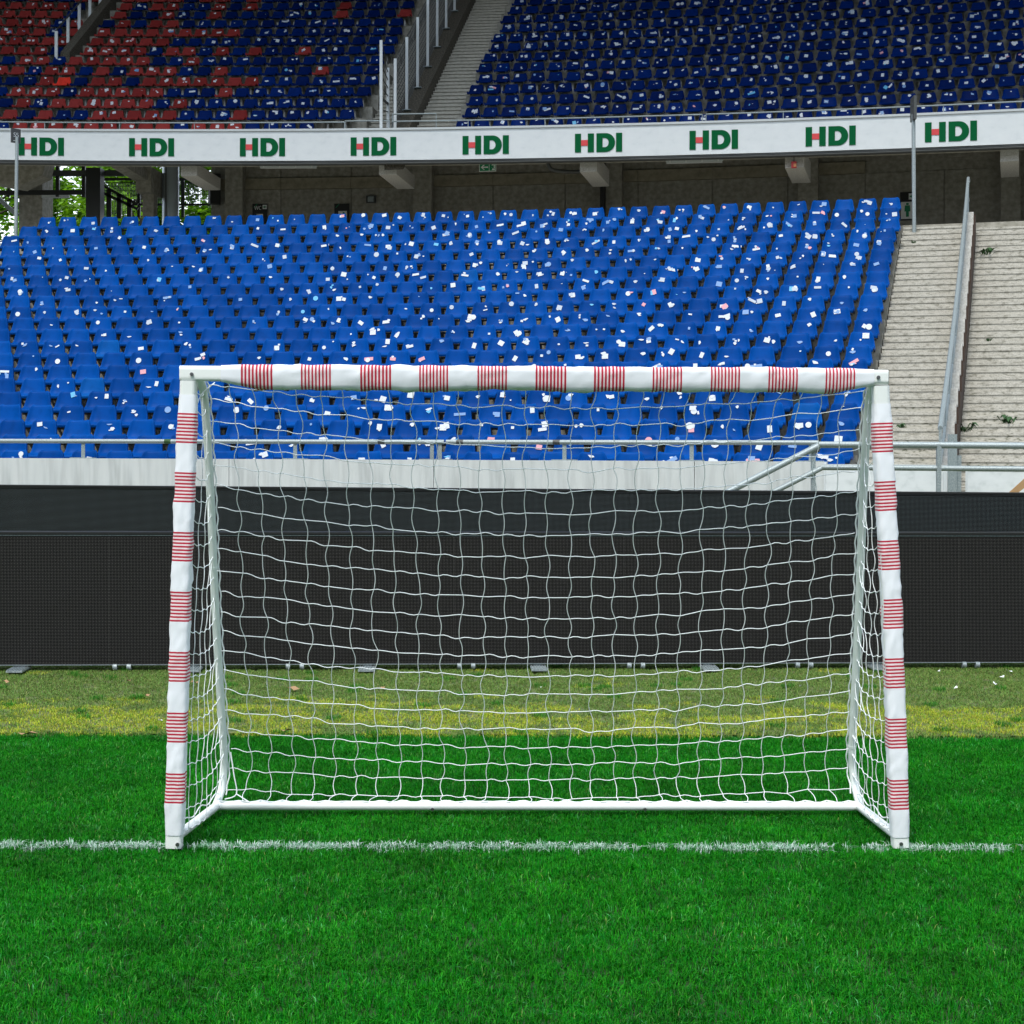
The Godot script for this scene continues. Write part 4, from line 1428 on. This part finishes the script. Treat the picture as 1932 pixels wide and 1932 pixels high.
func build_small_things() -> void:
	# weeds on the right flight: the step under a pixel gives the place
	var weeds := [[1862.0, 484.0, 0.24, "big leafy weed growing on the upper steps beyond the handrail"], [1902.0, 800.0, 0.2, "leafy weed growing low on the stairs beyond the handrail"], [1819.0, 815.0, 0.2, "weed growing in the corner by the stair kerb"], [1700.0, 813.0, 0.1, "small weed growing on a step beside the blue seats"], [1865.0, 648.0, 0.09, "tiny weed growing midway up the far stair flight"], [1722.0, 462.0, 0.09, "tiny weed near the head of the stair flight beside seats"]]
	for k in weeds.size():
		var w: Array = weeds[k]
		var best := Vector3.ZERO
		var bd := 1e9
		var dy := -0.06 if w[0] > 1815 else 0.0
		for i in ROWS:
			for h in 2:
				var r := row_r(i) - 0.705 + 0.3825 * h + 0.1
				var p := pol(r, phi_at(w[0], w[1], r), row_floor(i + 0.5 * h - 0.5) + 0.02 + dy)
				var d := absf(to_px(p).y - w[1])
				if d < bd:
					bd = d
					best = p
		var t := thing("weed", w[3], "weed", best, 0.0, "weeds on the stairs")
		mi("leaves", weed_mesh(40 + k, 26, w[2]), M.weed, t)
		mi("stem", tube_mesh(PackedVector3Array([Vector3.ZERO, Vector3(0.01, w[2] * 0.4, 0)]), 0.006, 5), M.weed, t)
	# dry leaves and scraps on the verge
	var leaves := [[52.0, 1386.0], [279.0, 1314.0], [555.0, 1301.0], [367.0, 1289.0], [243.0, 1286.0], [540.0, 1380.0], [722.0, 1300.0], [12.0, 1288.0]]
	for k in leaves.size():
		var p := on_ground(leaves[k][0], leaves[k][1], 0.012)
		var words := ["curled brown dry leaf lying at the edge of the green turf", "pale brown dry leaf lying on the verge beside the goal post"]
		var lab := "small brown dry leaf lying on the olive verge turf"
		if k == 0: lab = words[0]
		elif k == 2: lab = words[1]
		var t := thing("dry_leaf", lab, "leaf", p, k * 1.3, "dry leaves on the verge")
		var s := 0.055 if k in [0, 2] else 0.03
		var st := st_new()
		st.set_smooth_group(1)
		var o := [Vector3(-s, 0.012, 0), Vector3(-s * 0.4, 0.0, -s * 0.55), Vector3(s * 0.3, 0.016, -s * 0.4), Vector3(s * 1.1, 0.008, 0), Vector3(s * 0.3, 0.02, s * 0.5), Vector3(-s * 0.5, 0.004, s * 0.4)]
		for i in 6:
			st.add_vertex(Vector3(0, 0.006, 0)); st.add_vertex(o[i]); st.add_vertex(o[(i + 1) % 6])
		st.generate_normals()
		mi("blade", st.commit(), M.dry_leaf, t)
	var scraps := [[1770.0, 1268.0], [1803.0, 1300.0], [1878.0, 1292.0], [1905.0, 1268.0], [303.0, 1361.0], [1510.0, 1296.0], [1020.0, 1298.0], [1888.0, 1279.0]]
	for k in scraps.size():
		var p := on_ground(scraps[k][0], scraps[k][1], 0.012)
		var t := thing("paper_scrap", "tiny white paper scrap lying on the verge turf", "paper scrap", p, k * 0.9, "paper scraps on the verge")
		var s := 0.011 + 0.003 * (k % 4)
		var st := st_new()
		quad(st, Vector3(-s, 0.004, -s * 0.5), Vector3(s * 0.6, 0.012, -s * 0.6), Vector3(s, 0.006, s * 0.5), Vector3(-s * 0.8, 0.01, s * 0.4))
		quad(st, Vector3(s * 0.6, 0.012, -s * 0.6), Vector3(s * 1.3, 0.02, -s * 0.3), Vector3(s * 1.2, 0.016, s * 0.4), Vector3(s, 0.006, s * 0.5))
		mi("sheet", flat(st), M.white, t)

# ---------------------------------------------------------------- the goal
func square_sleeve(path: PackedVector3Array, w: float, dpt: float, sag: float, side: Vector3, seed_: int, uv0: float, uv1: float) -> ArrayMesh:
	# a fabric sleeve round a square tube; 'side' points across the front face
	var r := FastNoiseLite.new()
	r.seed = seed_
	r.frequency = 1.0
	var n := path.size()
	var k := 20
	var st := st_new()
	st.set_smooth_group(1)
	var grid := []
	for i in n:
		var t := (path[mini(i + 1, n - 1)] - path[maxi(i - 1, 0)]).normalized()
		var x := (side - t * side.dot(t)).normalized()
		var z := x.cross(t)
		if z.z < 0:
			z = -z
		var f := float(i) / (n - 1)
		var row := []
		var env := minf(1.0, minf(f, 1.0 - f) * 18.0)
		for j in k:
			var a := TAU * j / k
			var c := cos(a)
			var s := sin(a)
			# rounded square
			var q := pow(pow(absf(c), 9.0) + pow(absf(s), 9.0), -1.0 / 9.0)
			var u := c * q * w * 0.5
			var v := s * q * dpt * 0.5
			var len_ := f * (uv1 - uv0)
			var wr := r.get_noise_3d(len_ * 9.0, c * 1.1, s * 1.1) * 0.009 + r.get_noise_3d(len_ * 26.0 + c * 3.0, c * 2.5, s * 2.0) * 0.0055
			wr = absf(wr) + 0.0008
			u *= 1.0 + wr / (w * 0.5) * env + 0.03 * env
			v *= 1.0 + wr / (dpt * 0.5) * env + 0.04 * env
			var p := path[i] + x * u + z * v
			if sag > 0.0 and u > 0.0:   # x points down on the crossbar
				var hang := sag * env * (1.0 + 0.4 * r.get_noise_2d(len_ * 3.0, 7.0)) * (u / (w * 0.5))
				p += x * hang - z * (v * 0.55 * (hang / maxf(sag, 0.001)) * (0.35 if v > 0 else 0.8))
			row.append([p, Vector2(float(j) / k, lerpf(uv0, uv1, f))])
		row.append([row[0][0], Vector2(1.0, row[0][1].y)])
		grid.append(row)
	for i in n - 1:
		for j in k:
			for e in [[i, j], [i + 1, j], [i + 1, j + 1], [i, j], [i + 1, j + 1], [i, j + 1]]:
				var g: Array = grid[e[0]][e[1]]
				st.set_uv(g[1])
				st.add_vertex(g[0])
	st.generate_normals()
	return st.commit()

func stripe_tex(blocks: Array, a: float, b: float, lines := 9) -> ImageTexture:
	var n := 2048
	var im := Image.create(8, n, false, Image.FORMAT_RGB8)
	var white := lin(0.80, 0.83, 0.88)
	var pink := lin(0.80, 0.68, 0.71)
	var red := lin(0.42, 0.008, 0.03)
	var red2 := lin(0.52, 0.012, 0.045)
	im.fill(white)
	for bl in blocks:
		var y0: float = (bl[0] - a) / (b - a) * n
		var y1: float = (bl[1] - a) / (b - a) * n
		im.fill_rect(Rect2i(0, int(y0), 8, int(y1 - y0)), pink)
		var period: float = (y1 - y0) / (lines - 0.55)
		for k in lines:
			var s := y0 + k * period
			im.fill_rect(Rect2i(0, int(s), 8, maxi(1, int(period * 0.54))), red)
			im.fill_rect(Rect2i(0, int(s + period * 0.16), 8, maxi(1, int(period * 0.15))), red2)
	return ImageTexture.create_from_image(im)

func sleeve_mat(t: Texture2D) -> StandardMaterial3D:
	var m := mat(Color.WHITE, 0.75)
	m.albedo_texture = t
	m.rim_enabled = true
	m.rim = 0.15
	return m

func line_pts(a: Vector3, b: Vector3, n: int, bow := Vector3.ZERO) -> PackedVector3Array:
	var out := PackedVector3Array()
	for i in n + 1:
		var f := float(i) / n
		out.append(a.lerp(b, f) + bow * sin(PI * f))
	return out

func rounded_bar(a: Vector3, b: Vector3, w: float, d: float, side: Vector3) -> ArrayMesh:
	# square tube with rounded edges
	var t := (b - a).normalized()
	var x := (side - t * side.dot(t)).normalized()
	var z := x.cross(t)
	var st := st_new()
	var ring := []
	var k := 24
	for j in k:
		var an := TAU * (j + 0.5) / k
		var q := pow(pow(absf(cos(an)), 14.0) + pow(absf(sin(an)), 14.0), -1.0 / 14.0)
		ring.append(x * cos(an) * q * w * 0.5 + z * sin(an) * q * d * 0.5)
	st.set_smooth_group(1)
	for j in k:
		var j2 := (j + 1) % k
		st.add_vertex(a + ring[j]); st.add_vertex(b + ring[j2]); st.add_vertex(b + ring[j])
		st.add_vertex(a + ring[j]); st.add_vertex(a + ring[j2]); st.add_vertex(b + ring[j2])
	st.set_smooth_group(-1)
	for j in range(1, k - 1):
		st.add_vertex(a + ring[0]); st.add_vertex(a + ring[j + 1]); st.add_vertex(a + ring[j])
		st.add_vertex(b + ring[0]); st.add_vertex(b + ring[j]); st.add_vertex(b + ring[j + 1])
	st.generate_normals()
	return st.commit()

func bolt_mesh() -> ArrayMesh:
	var st := st_new()
	tube(st, PackedVector3Array([Vector3(0, 0, -0.004), Vector3(0, 0, 0.007)]), 0.0075, 8)
	st.generate_normals()
	return st.commit()

func build_goal() -> void:
	var g := thing("football_goal", "small white portable football goal with red striped post sleeves on the goal line", "goal")
	var lz := 6.40
	var rz := 6.445
	# centre lines of the posts, traced foot and head
	var fl := px(328.5, 1603, lz)
	var tl := px(356.5, 719, lz)
	var fr := px(1698, 1602, rz)
	var tr := px(1660.5, 728, rz)
	fl.y = 0.0
	fr.y = 0.0
	var right := (fr - fl).normalized()
	var cl := px(341, 704.5, lz)     # crossbar axis
	var cr := px(1673, 712.5, rz)
	mi("post", rounded_bar(fl, tl, 0.063, 0.06, right), M.goal_white, g)
	mi("post", rounded_bar(fr, tr, 0.063, 0.06, right), M.goal_white, g)
	mi("crossbar", rounded_bar(cl, cr, 0.06, 0.06, Vector3.UP), M.goal_white, g)
	var bo := bolt_mesh()
	for q in [[362.0, 706.0, lz], [1657.0, 712.0, rz], [335.0, 1593.0, lz], [1700.0, 1592.0, rz]]:
		mi("bolt", bo, M.steel, g).position = px(q[0], q[1], q[2] - 0.031)
	mi("end_cap", box_mesh(px(1673.5, 712.5, rz), Vector3(0.006, 0.05, 0.05)), M.gutter, g)
	# sleeves
	var sl := line_pts(px(356.0, 745, lz), px(330.0, 1573, lz), 90, right * -0.004)
	var m := sleeve_mat(stripe_tex([[780, 836], [891, 947], [1003, 1058], [1115, 1171], [1228, 1284], [1342, 1398], [1456, 1512]], 745, 1573))
	mi("post_sleeve", square_sleeve(sl, 0.067, 0.066, 0.0, right, 5, 0, 1.0), m, g).set_meta("label", "white fabric sleeve with red stripe blocks")
	var sr := PackedVector3Array()
	var bow := [[1662.0, 762.0], [1665.5, 850.0], [1670.0, 935.0], [1676.0, 1040.0], [1682.0, 1160.0], [1687.0, 1290.0], [1691.5, 1420.0], [1696.0, 1540.0], [1697.0, 1577.0]]
	var rough_path := PackedVector3Array()
	for p in bow:
		rough_path.append(px(p[0], p[1], rz))
	sr = smooth_path(rough_path, 11)
	var m2 := sleeve_mat(stripe_tex([[798, 853], [908, 963], [1019, 1074], [1129, 1184], [1240, 1296], [1353, 1409], [1468, 1524]], 762, 1577))
	mi("post_sleeve", square_sleeve_uv(sr, 0.067, 0.066, right, 9, 762, 1577), m2, g).set_meta("label", "white fabric sleeve with red stripe blocks")
	var sc := line_pts(px(419, 705.2, lz), px(1646, 712.6, rz), 150)
	var m3 := sleeve_mat(stripe_tex([[457, 515], [569, 625], [680, 737], [790, 844], [899, 954], [1008, 1065], [1118, 1175], [1228, 1283], [1338, 1392], [1446, 1501], [1554, 1610]], 419, 1646))
	mi("crossbar_sleeve", square_sleeve(sc, 0.066, 0.066, 0.022, Vector3.DOWN, 12, 0, 1.0), m3, g).set_meta("label", "sagging white fabric sleeve with red stripe blocks")
	# rear stanchions: out of the crossbar's ends, down and round into the ground frame
	var zl := [6.47, 6.56, 6.63, 6.72, 6.86, 6.99, 7.09, 7.12, 7.10, 7.03]
	var ptl := [[378, 716], [386, 752], [391.5, 830], [398, 950], [405.5, 1130], [414.5, 1290], [422, 1410], [422, 1452], [418, 1490], [407, 1520]]
	var ptr := [[1645, 728], [1638.5, 765], [1633, 840], [1628, 950], [1621, 1130], [1613.5, 1290], [1608, 1408], [1609, 1450], [1614, 1486], [1622, 1518]]
	var pl := PackedVector3Array()
	var pr := PackedVector3Array()
	for i in 10:
		pl.append(px(ptl[i][0], ptl[i][1], zl[i]))
		pr.append(px(ptr[i][0], ptr[i][1], zl[i] + 0.03))
	var hl := px(374, 706, 6.43)
	var hr := px(1650, 716, 6.475)
	pl.insert(0, hl)
	pr.insert(0, hr)
	var pls := smooth_path(pl, 8)
	var prs := smooth_path(pr, 8)
	mi("stanchion", tube_mesh(pls, 0.0178, 14), M.tube_white, g)
	mi("stanchion", tube_mesh(prs, 0.0178, 14), M.tube_white, g)
	# ground frame
	var bl := px(409, 1527, 7.0)
	var br := px(1621, 1524, 7.03)
	bl.y = 0.032
	br.y = 0.032
	mi("back_bar", tube_mesh(line_pts(bl, br, 2), 0.0195, 16), M.goal_white, g)
	mi("side_bar", tube_mesh(PackedVector3Array([pls[-1].lerp(bl, 0.5), bl, fl + Vector3(0, 0.032, -0.02)]), 0.0195, 16), M.goal_white, g)
	mi("side_bar", tube_mesh(PackedVector3Array([prs[-1].lerp(br, 0.5), br, fr + Vector3(0, 0.032, -0.02)]), 0.0195, 16), M.goal_white, g)
	# tube joints: slightly larger collars
	for jj in [[pls, 0.44], [pls, 0.855], [prs, 0.44], [prs, 0.855]]:
		var c := along(jj[0], jj[1])
		var d := (along(jj[0], jj[1] + 0.01) - c).normalized()
		mi("collar", tube_mesh(PackedVector3Array([c, c + d * 0.012]), 0.0188, 14), M.tube_white, g)
	for x in [816.0, 1217.0]:
		mi("bolt", bo, M.steel, g).position = px(x, 1527, 6.99)
	build_net(pls, prs, bl, br, fl, fr, tl, tr)

func square_sleeve_uv(path: PackedVector3Array, w: float, d: float, side: Vector3, seed_: int, y0: float, y1: float) -> ArrayMesh:
	# stripes follow the pixel heights of the traced, slightly bowed sleeve
	var ev := PackedVector3Array()
	for i in 91:
		var want := lerpf(y0, y1, i / 90.0)
		var best := path[0]
		for k in path.size() - 1:
			var a := to_px(path[k]).y
			var b := to_px(path[k + 1]).y
			if want >= a - 0.01 and want <= b + 0.01:
				best = path[k].lerp(path[k + 1], (want - a) / (b - a))
				break
		ev.append(best)
	return square_sleeve(ev, w, d, 0.0, side, seed_, 0, 1.0)

func cord(st: SurfaceTool, p: PackedVector3Array, r: float) -> void:
	tube(st, p, r, 5, false)

func build_net(pls: PackedVector3Array, prs: PackedVector3Array, bl: Vector3, br: Vector3, fl: Vector3, fr: Vector3, tl: Vector3, tr: Vector3) -> void:
	var net := thing("goal_net", "white knotted cord net hanging slack inside the goal frame", "net")
	var nr := RandomNumberGenerator.new()
	nr.seed = 77
	var nu := 29
	var nv := 21
	var lp := []
	var rp := []
	for k in nv:
		var f := lerpf(0.035, 0.955, k / float(nv - 1))
		lp.append(along(pls, f) + Vector3(0.024, 0, 0.0))
		rp.append(along(prs, f) + Vector3(-0.024, 0, 0.0))
	var knots := []
	for k in nv:
		var row := []
		var v := k / float(nv - 1)
		var sagv := 0.085 + 0.03 * sin(PI * v) - 0.045 * pow(v, 6.0)
		var drift := nr.randf_range(-0.006, 0.006)
		for j in nu + 1:
			var u := j / float(nu)
			var base: Vector3 = lp[k].lerp(rp[k], u)
			var sag := sagv * (1.0 - pow(absf(2.0 * u - 1.0), 2.1))
			base.y -= sag
			base.z -= 0.03 * sin(PI * u) * sin(PI * v) - 0.012
			base += Vector3(nr.randfn() * 0.0045 + drift * sin(PI * u), nr.randfn() * 0.004, nr.randfn() * 0.004)
			row.append(base)
		knots.append(row)
	# horizontal cords
	for k in nv:
		var st := st_new()
		var p := PackedVector3Array()
		for j in nu:
			var a: Vector3 = knots[k][j]
			var b: Vector3 = knots[k][j + 1]
			var s := nr.randf_range(-0.001, 0.0055)
			for q in 5:
				var f := q / 5.0
				p.append(a.lerp(b, f) + Vector3(0, s * sin(TAU * f) , 0))
		p.append(knots[k][nu])
		cord(st, p, 0.00185)
		st.generate_normals()
		mi("cord", st.commit(), M.net, net)
	# vertical cords: they wave from side to side between knots
	for j in range(1, nu):
		var st := st_new()
		var p := PackedVector3Array()
		var u := j / float(nu)
		var cb := px(lerpf(372, 1650, u), 722, 6.45)
		cb.y = lerpf(tl.y, tr.y, u) + 0.005
		var first: Vector3 = knots[0][j]
		for q in 6:
			var f := q / 6.0
			p.append(cb.lerp(first, f) + Vector3(sin(PI * f) * 0.014 * (1.0 if j % 2 else 0.4), 0, 0))
		var side := 1.0 if nr.randf() < 0.5 else -1.0
		for k in nv - 1:
			var a: Vector3 = knots[k][j]
			var b: Vector3 = knots[k + 1][j]
			var amp := nr.randf_range(0.003, 0.0105)
			if nr.randf() < 0.86:
				side = -side
			for q in 6:
				var f := q / 6.0
				p.append(a.lerp(b, f) + Vector3(side * amp * sin(PI * f), 0, 0))
		var last: Vector3 = knots[nv - 1][j]
		var e := bl.lerp(br, clampf(u + nr.randf_range(-0.006, 0.008), 0.02, 0.98)) + Vector3(0, 0.02, 0)
		for q in 5:
			var f := q / 4.0
			p.append(last.lerp(e, f) + Vector3(0.009 * sin(PI * f) * side, 0, 0))
		cord(st, p, 0.0017)
		st.generate_normals()
		mi("cord", st.commit(), M.net, net)
	# border ropes laced along the stanchions
	for s in [[pls, 1.0], [prs, -1.0]]:
		var p := PackedVector3Array()
		for i in 121:
			var f := i / 120.0
			var c := along(s[0], lerpf(0.03, 0.97, f))
			p.append(c + Vector3(s[1] * (0.0235 + 0.003 * sin(f * 140.0)), 0, -0.004 + 0.003 * cos(f * 90.0)))
		var st := st_new()
		cord(st, p, 0.0034)
		st.generate_normals()
		mi("border_rope", st.commit(), M.net, net)
	# ties at the corners
	var ties := [
		[px(405, 722, 6.5), px(382, 742, 6.46), px(372, 762, 6.44)],
		[px(398, 719, 6.47), px(420, 717, 6.46), px(470, 727, 6.46)],
		[px(435, 1419, 7.08), px(441, 1460, 7.06), px(446, 1498, 7.05), px(424, 1508, 7.04)],
		[px(446, 1498, 7.05), px(468, 1512, 7.02), px(488, 1524, 7.0)],
		[px(1640, 742, 6.56), px(1632, 752, 6.58), px(1625, 770, 6.6)]]
	for t in ties:
		var st := st_new()
		cord(st, smooth_path(PackedVector3Array(t), 5), 0.0028)
		st.generate_normals()
		mi("tie", st.commit(), M.net, net)
	# bottom border rope lies along the back bar
	var bp := PackedVector3Array()
	for i in 120:
		var f := i / 119.0
		bp.append(bl.lerp(br, f) + Vector3(0, 0.0195 + 0.003 * sin(f * 200.0), 0.012 * sin(f * 170.0)))
	var bst := st_new()
	cord(bst, bp, 0.003)
	bst.generate_normals()
	mi("border_rope", bst.commit(), M.net, net)
	# side nets: between each post and its stanchion
	for s in [[fl, tl, pls, 1.0, bl], [fr, tr, prs, -1.0, br]]:
		var ks := []
		var nh := 21
		for k in nh:
			var f := k / float(nh - 1)
			var sp := along(s[2], lerpf(0.05, 0.965, f))
			var pp: Vector3 = s[0].lerp(s[1], clampf((sp.y + 0.0) / s[1].y, 0.02, 0.98)) + Vector3(s[3] * 0.02, -0.01, -0.032)
			pp.y = maxf(sp.y - 0.012, 0.03)
			ks.append([pp, sp])
		var nd := 7
		var cols := []
		for c in nd + 1:
			cols.append(PackedVector3Array())
		for k in nh:
			var st := st_new()
			var p := PackedVector3Array()
			var len_: float = ks[k][0].distance_to(ks[k][1])
			var n: int = maxi(1, int(round(len_ / 0.082)))
			for i in n * 4 + 1:
				var f := i / float(n * 4)
				var q: Vector3 = ks[k][0].lerp(ks[k][1], f)
				q.y -= 0.03 * sin(PI * f) + nr.randf_range(0, 0.003) - 0.004 * sin(TAU * f * n)
				q.x += s[3] * 0.014 * sin(PI * f) + nr.randfn() * 0.0015
				p.append(q)
				if i % 4 == 0:
					cols[mini(nd, i / 4)].append(q)
			if p.size() > 1:
				cord(st, p, 0.0019)
				st.generate_normals()
				mi("cord", st.commit(), M.net, net)
		for c in range(0, nd + 1):
			var pts: PackedVector3Array = cols[c]
			if pts.size() < 2:
				continue
			var p := PackedVector3Array()
			var sd := 1.0
			for k in pts.size() - 1:
				sd = -sd
				var amp := nr.randf_range(0.003, 0.012)
				for q in 5:
					var f := q / 5.0
					p.append(pts[k].lerp(pts[k + 1], f) + Vector3(sd * amp * 0.5, 0, sd * amp) * sin(PI * f))
			p.append(pts[-1])
			var foot := pts[-1]
			var on_bar: Vector3 = (s[0] + Vector3(0, 0.05, -0.03)).lerp(s[4] + Vector3(0, 0.02, 0), clampf(float(c) / nd, 0.05, 1.0))
			p.append(foot.lerp(on_bar, 0.5) + Vector3(0.006, 0, 0))
			p.append(on_bar)
			var st := st_new()
			cord(st, p, 0.0017)
			st.generate_normals()
			mi("cord", st.commit(), M.net, net)
		# slack border rope low along the side bar
		var low := PackedVector3Array()
		for i in 21:
			var f := i / 20.0
			low.append((s[0] + Vector3(s[3] * 0.022, 0.085, -0.03)).lerp(s[4] + Vector3(s[3] * 0.01, 0.055, 0), f) + Vector3(0, 0.01 * sin(f * 16.0), 0))
		var st2 := st_new()
		cord(st2, low, 0.0028)
		st2.generate_normals()
		mi("border_rope", st2.commit(), M.net, net)

# ---------------------------------------------------------------- grass
func blade_patch(seed_: int, size: float, count: int, hmin: float, hmax: float, wmin: float, wmax: float, cols: Array, lean: float) -> ArrayMesh:
	var r := RandomNumberGenerator.new()
	r.seed = seed_
	var st := st_new()
	st.set_smooth_group(-1)
	for i in count:
		var p := Vector3(r.randf_range(-0.5, 0.5) * size, 0, r.randf_range(-0.5, 0.5) * size)
		var h := r.randf_range(hmin, hmax)
		var w := r.randf_range(wmin, wmax) * 0.5
		var a := r.randf() * TAU
		var d := Vector3(cos(a), 0, sin(a))
		var l := absf(r.randfn()) * lean
		var sd := Vector3(-d.z, 0, d.x).rotated(Vector3.UP, r.randfn() * 0.5) * w
		var mid := p + Vector3(0, h * 0.6, 0) + d * h * l * 0.35
		var tip := p + Vector3(0, h * (1.0 - 0.3 * minf(l, 1.5)), 0) + d * h * l
		var c: Color = cols[r.randi() % cols.size()]
		var v := r.randf_range(0.75, 1.25)
		st.set_color(Color(c.r * v, c.g * v, c.b * v))
		st.add_vertex(p - sd); st.add_vertex(mid - sd * 0.8); st.add_vertex(mid + sd * 0.8)
		st.add_vertex(p - sd); st.add_vertex(mid + sd * 0.8); st.add_vertex(p + sd)
		st.add_vertex(mid - sd * 0.8); st.add_vertex(tip); st.add_vertex(mid + sd * 0.8)
	st.generate_normals()
	return st.commit()

func scatter(called: String, label: String, category: String, variants: Array, list: Array, group := "") -> void:
	var root := Node3D.new()
	root.name = called
	add_child(root)
	tag(root, label, category, group, "stuff")
	for v in variants.size():
		var mine := []
		for e in list:
			if e[2] == v:
				mine.append(e)
		if mine.is_empty():
			continue
		var mm := MultiMesh.new()
		mm.transform_format = MultiMesh.TRANSFORM_3D
		mm.use_colors = true
		mm.mesh = variants[v]
		mm.instance_count = mine.size()
		for i in mine.size():
			mm.set_instance_transform(i, mine[i][0])
			mm.set_instance_color(i, mine[i][1])
		var o := MultiMeshInstance3D.new()
		o.name = "blades"
		o.multimesh = mm
		o.material_override = M.blade
		root.add_child(o, true)

func build_grass() -> void:
	var gn := FastNoiseLite.new()
	gn.seed = 3
	gn.frequency = 0.9
	var gn2 := FastNoiseLite.new()
	gn2.seed = 4
	gn2.frequency = 3.1
	var r := RandomNumberGenerator.new()
	r.seed = 99
	# pitch
	var cols := [Color(0.006, 0.17, 0.004), Color(0.005, 0.145, 0.007), Color(0.018, 0.215, 0.006), Color(0.006, 0.155, 0.014), Color(0.032, 0.25, 0.016), Color(0.004, 0.1, 0.003), Color(0.01, 0.19, 0.005)]
	var pv := []
	for v in 4:
		pv.append(blade_patch(100 + v, 0.16, 400, 0.020, 0.037, 0.0018, 0.0034, cols, 0.7))
	pv.append(blade_patch(111, 0.16, 34, 0.02, 0.042, 0.002, 0.0038, [Color(0.24, 0.3, 0.08), Color(0.1, 0.3, 0.06), Color(0.07, 0.3, 0.1), Color(0.07, 0.27, 0.08)], 0.6))
	var list := []
	var z := 3.6
	while z < 9.02:
		var half := z * 0.325 + 1.6
		var x := -half
		while x < half:
			var p := Vector3(x + r.randf_range(-0.03, 0.03), -0.022, -z + r.randf_range(-0.02, 0.02))
			var k := 1.0 + 0.3 * gn.get_noise_2d(p.x, p.z) + 0.45 * gn2.get_noise_2d(p.x, p.z)
			var warm := 1.0 + 0.35 * gn.get_noise_2d(p.x + 40.0, p.z)
			var t := Transform3D(Basis(Vector3.UP, r.randf() * TAU).scaled(Vector3(1, r.randf_range(0.85, 1.1), 1)), p)
			if p.z > -8.98:
				list.append([t, Color(k * warm, k, k * r.randf_range(0.9, 1.1)), r.randi() % 4])
				if r.randf() < 0.3:
					list.append([t, Color(k, k, k), 4])
			x += 0.12
		z += 0.12
	scatter("pitch_grass", "thick bright green mown grass of the football pitch", "grass", pv, list)
	# goal line: the same blades, painted
	var wv := []
	for v in 3:
		wv.append(blade_patch(200 + v, 0.05, 27, 0.022, 0.041, 0.0022, 0.0042, [Color(0.74, 0.8, 0.8), Color(0.68, 0.76, 0.74), Color(0.42, 0.6, 0.48), Color(0.1, 0.28, 0.14), Color(0.02, 0.15, 0.03), Color(0.3, 0.48, 0.36)], 0.7))
	list = []
	var x := -4.4
	while x < 4.4:
		for k in 3:
			var p := Vector3(x + r.randf_range(-0.02, 0.02), -0.021, -6.435 + r.randfn() * 0.017)
			if gn2.get_noise_2d(p.x * 2.0, 5.0) + r.randf() * 0.9 > 0.3:
				list.append([Transform3D(Basis(Vector3.UP, r.randf() * TAU), p), Color(1, 1, 1), r.randi() % 3])
		x += 0.024
	scatter("goal_line", "ragged white painted goal line on the grass", "line marking", wv, list)
	# verge: short worn turf, straw coloured towards the pitch
	var vv := []
	for v in 3:
		vv.append(blade_patch(300 + v, 0.16, 190, 0.010, 0.024, 0.0025, 0.0045, [Color(0.13, 0.23, 0.045), Color(0.155, 0.24, 0.06), Color(0.2, 0.23, 0.07), Color(0.1, 0.21, 0.045)], 1.0))
	for v in 3:
		vv.append(blade_patch(310 + v, 0.16, 170, 0.010, 0.022, 0.0025, 0.0045, [Color(0.4, 0.43, 0.03), Color(0.3, 0.38, 0.03), Color(0.4, 0.38, 0.07), Color(0.19, 0.35, 0.03), Color(0.22, 0.32, 0.04)], 1.1))
	vv.append(blade_patch(320, 0.09, 90, 0.015, 0.045, 0.002, 0.0045, [Color(0.03, 0.17, 0.02), Color(0.06, 0.22, 0.02)], 0.9))
	list = []
	z = 9.0
	while z < 12.6:
		var half := z * 0.325 + 1.6
		x = -half
		while x < half:
			var p := Vector3(x + r.randf_range(-0.04, 0.04), -0.011, -z + r.randf_range(-0.04, 0.04))
			var straw := clampf(1.0 - absf(z - 9.4) / 1.1, 0.0, 1.0) * 0.75 + gn2.get_noise_2d(p.x, p.z * 1.5) * 0.5 + gn.get_noise_2d(p.x * 0.7, p.z) * 0.4
			var t := Transform3D(Basis(Vector3.UP, r.randf() * TAU), p)
			var k := 1.0 + 0.3 * gn2.get_noise_2d(p.x + 9.0, p.z)
			list.append([t, Color(k, k, k), r.randi() % 3 if straw < r.randf_range(0.2, 0.75) else 3 + r.randi() % 3])
			if r.randf() < 0.035:
				list.append([t, Color.WHITE, 6])
			x += 0.12
		z += 0.12
	scatter("verge_turf", "short worn olive and straw coloured turf behind the pitch", "turf", vv, list)
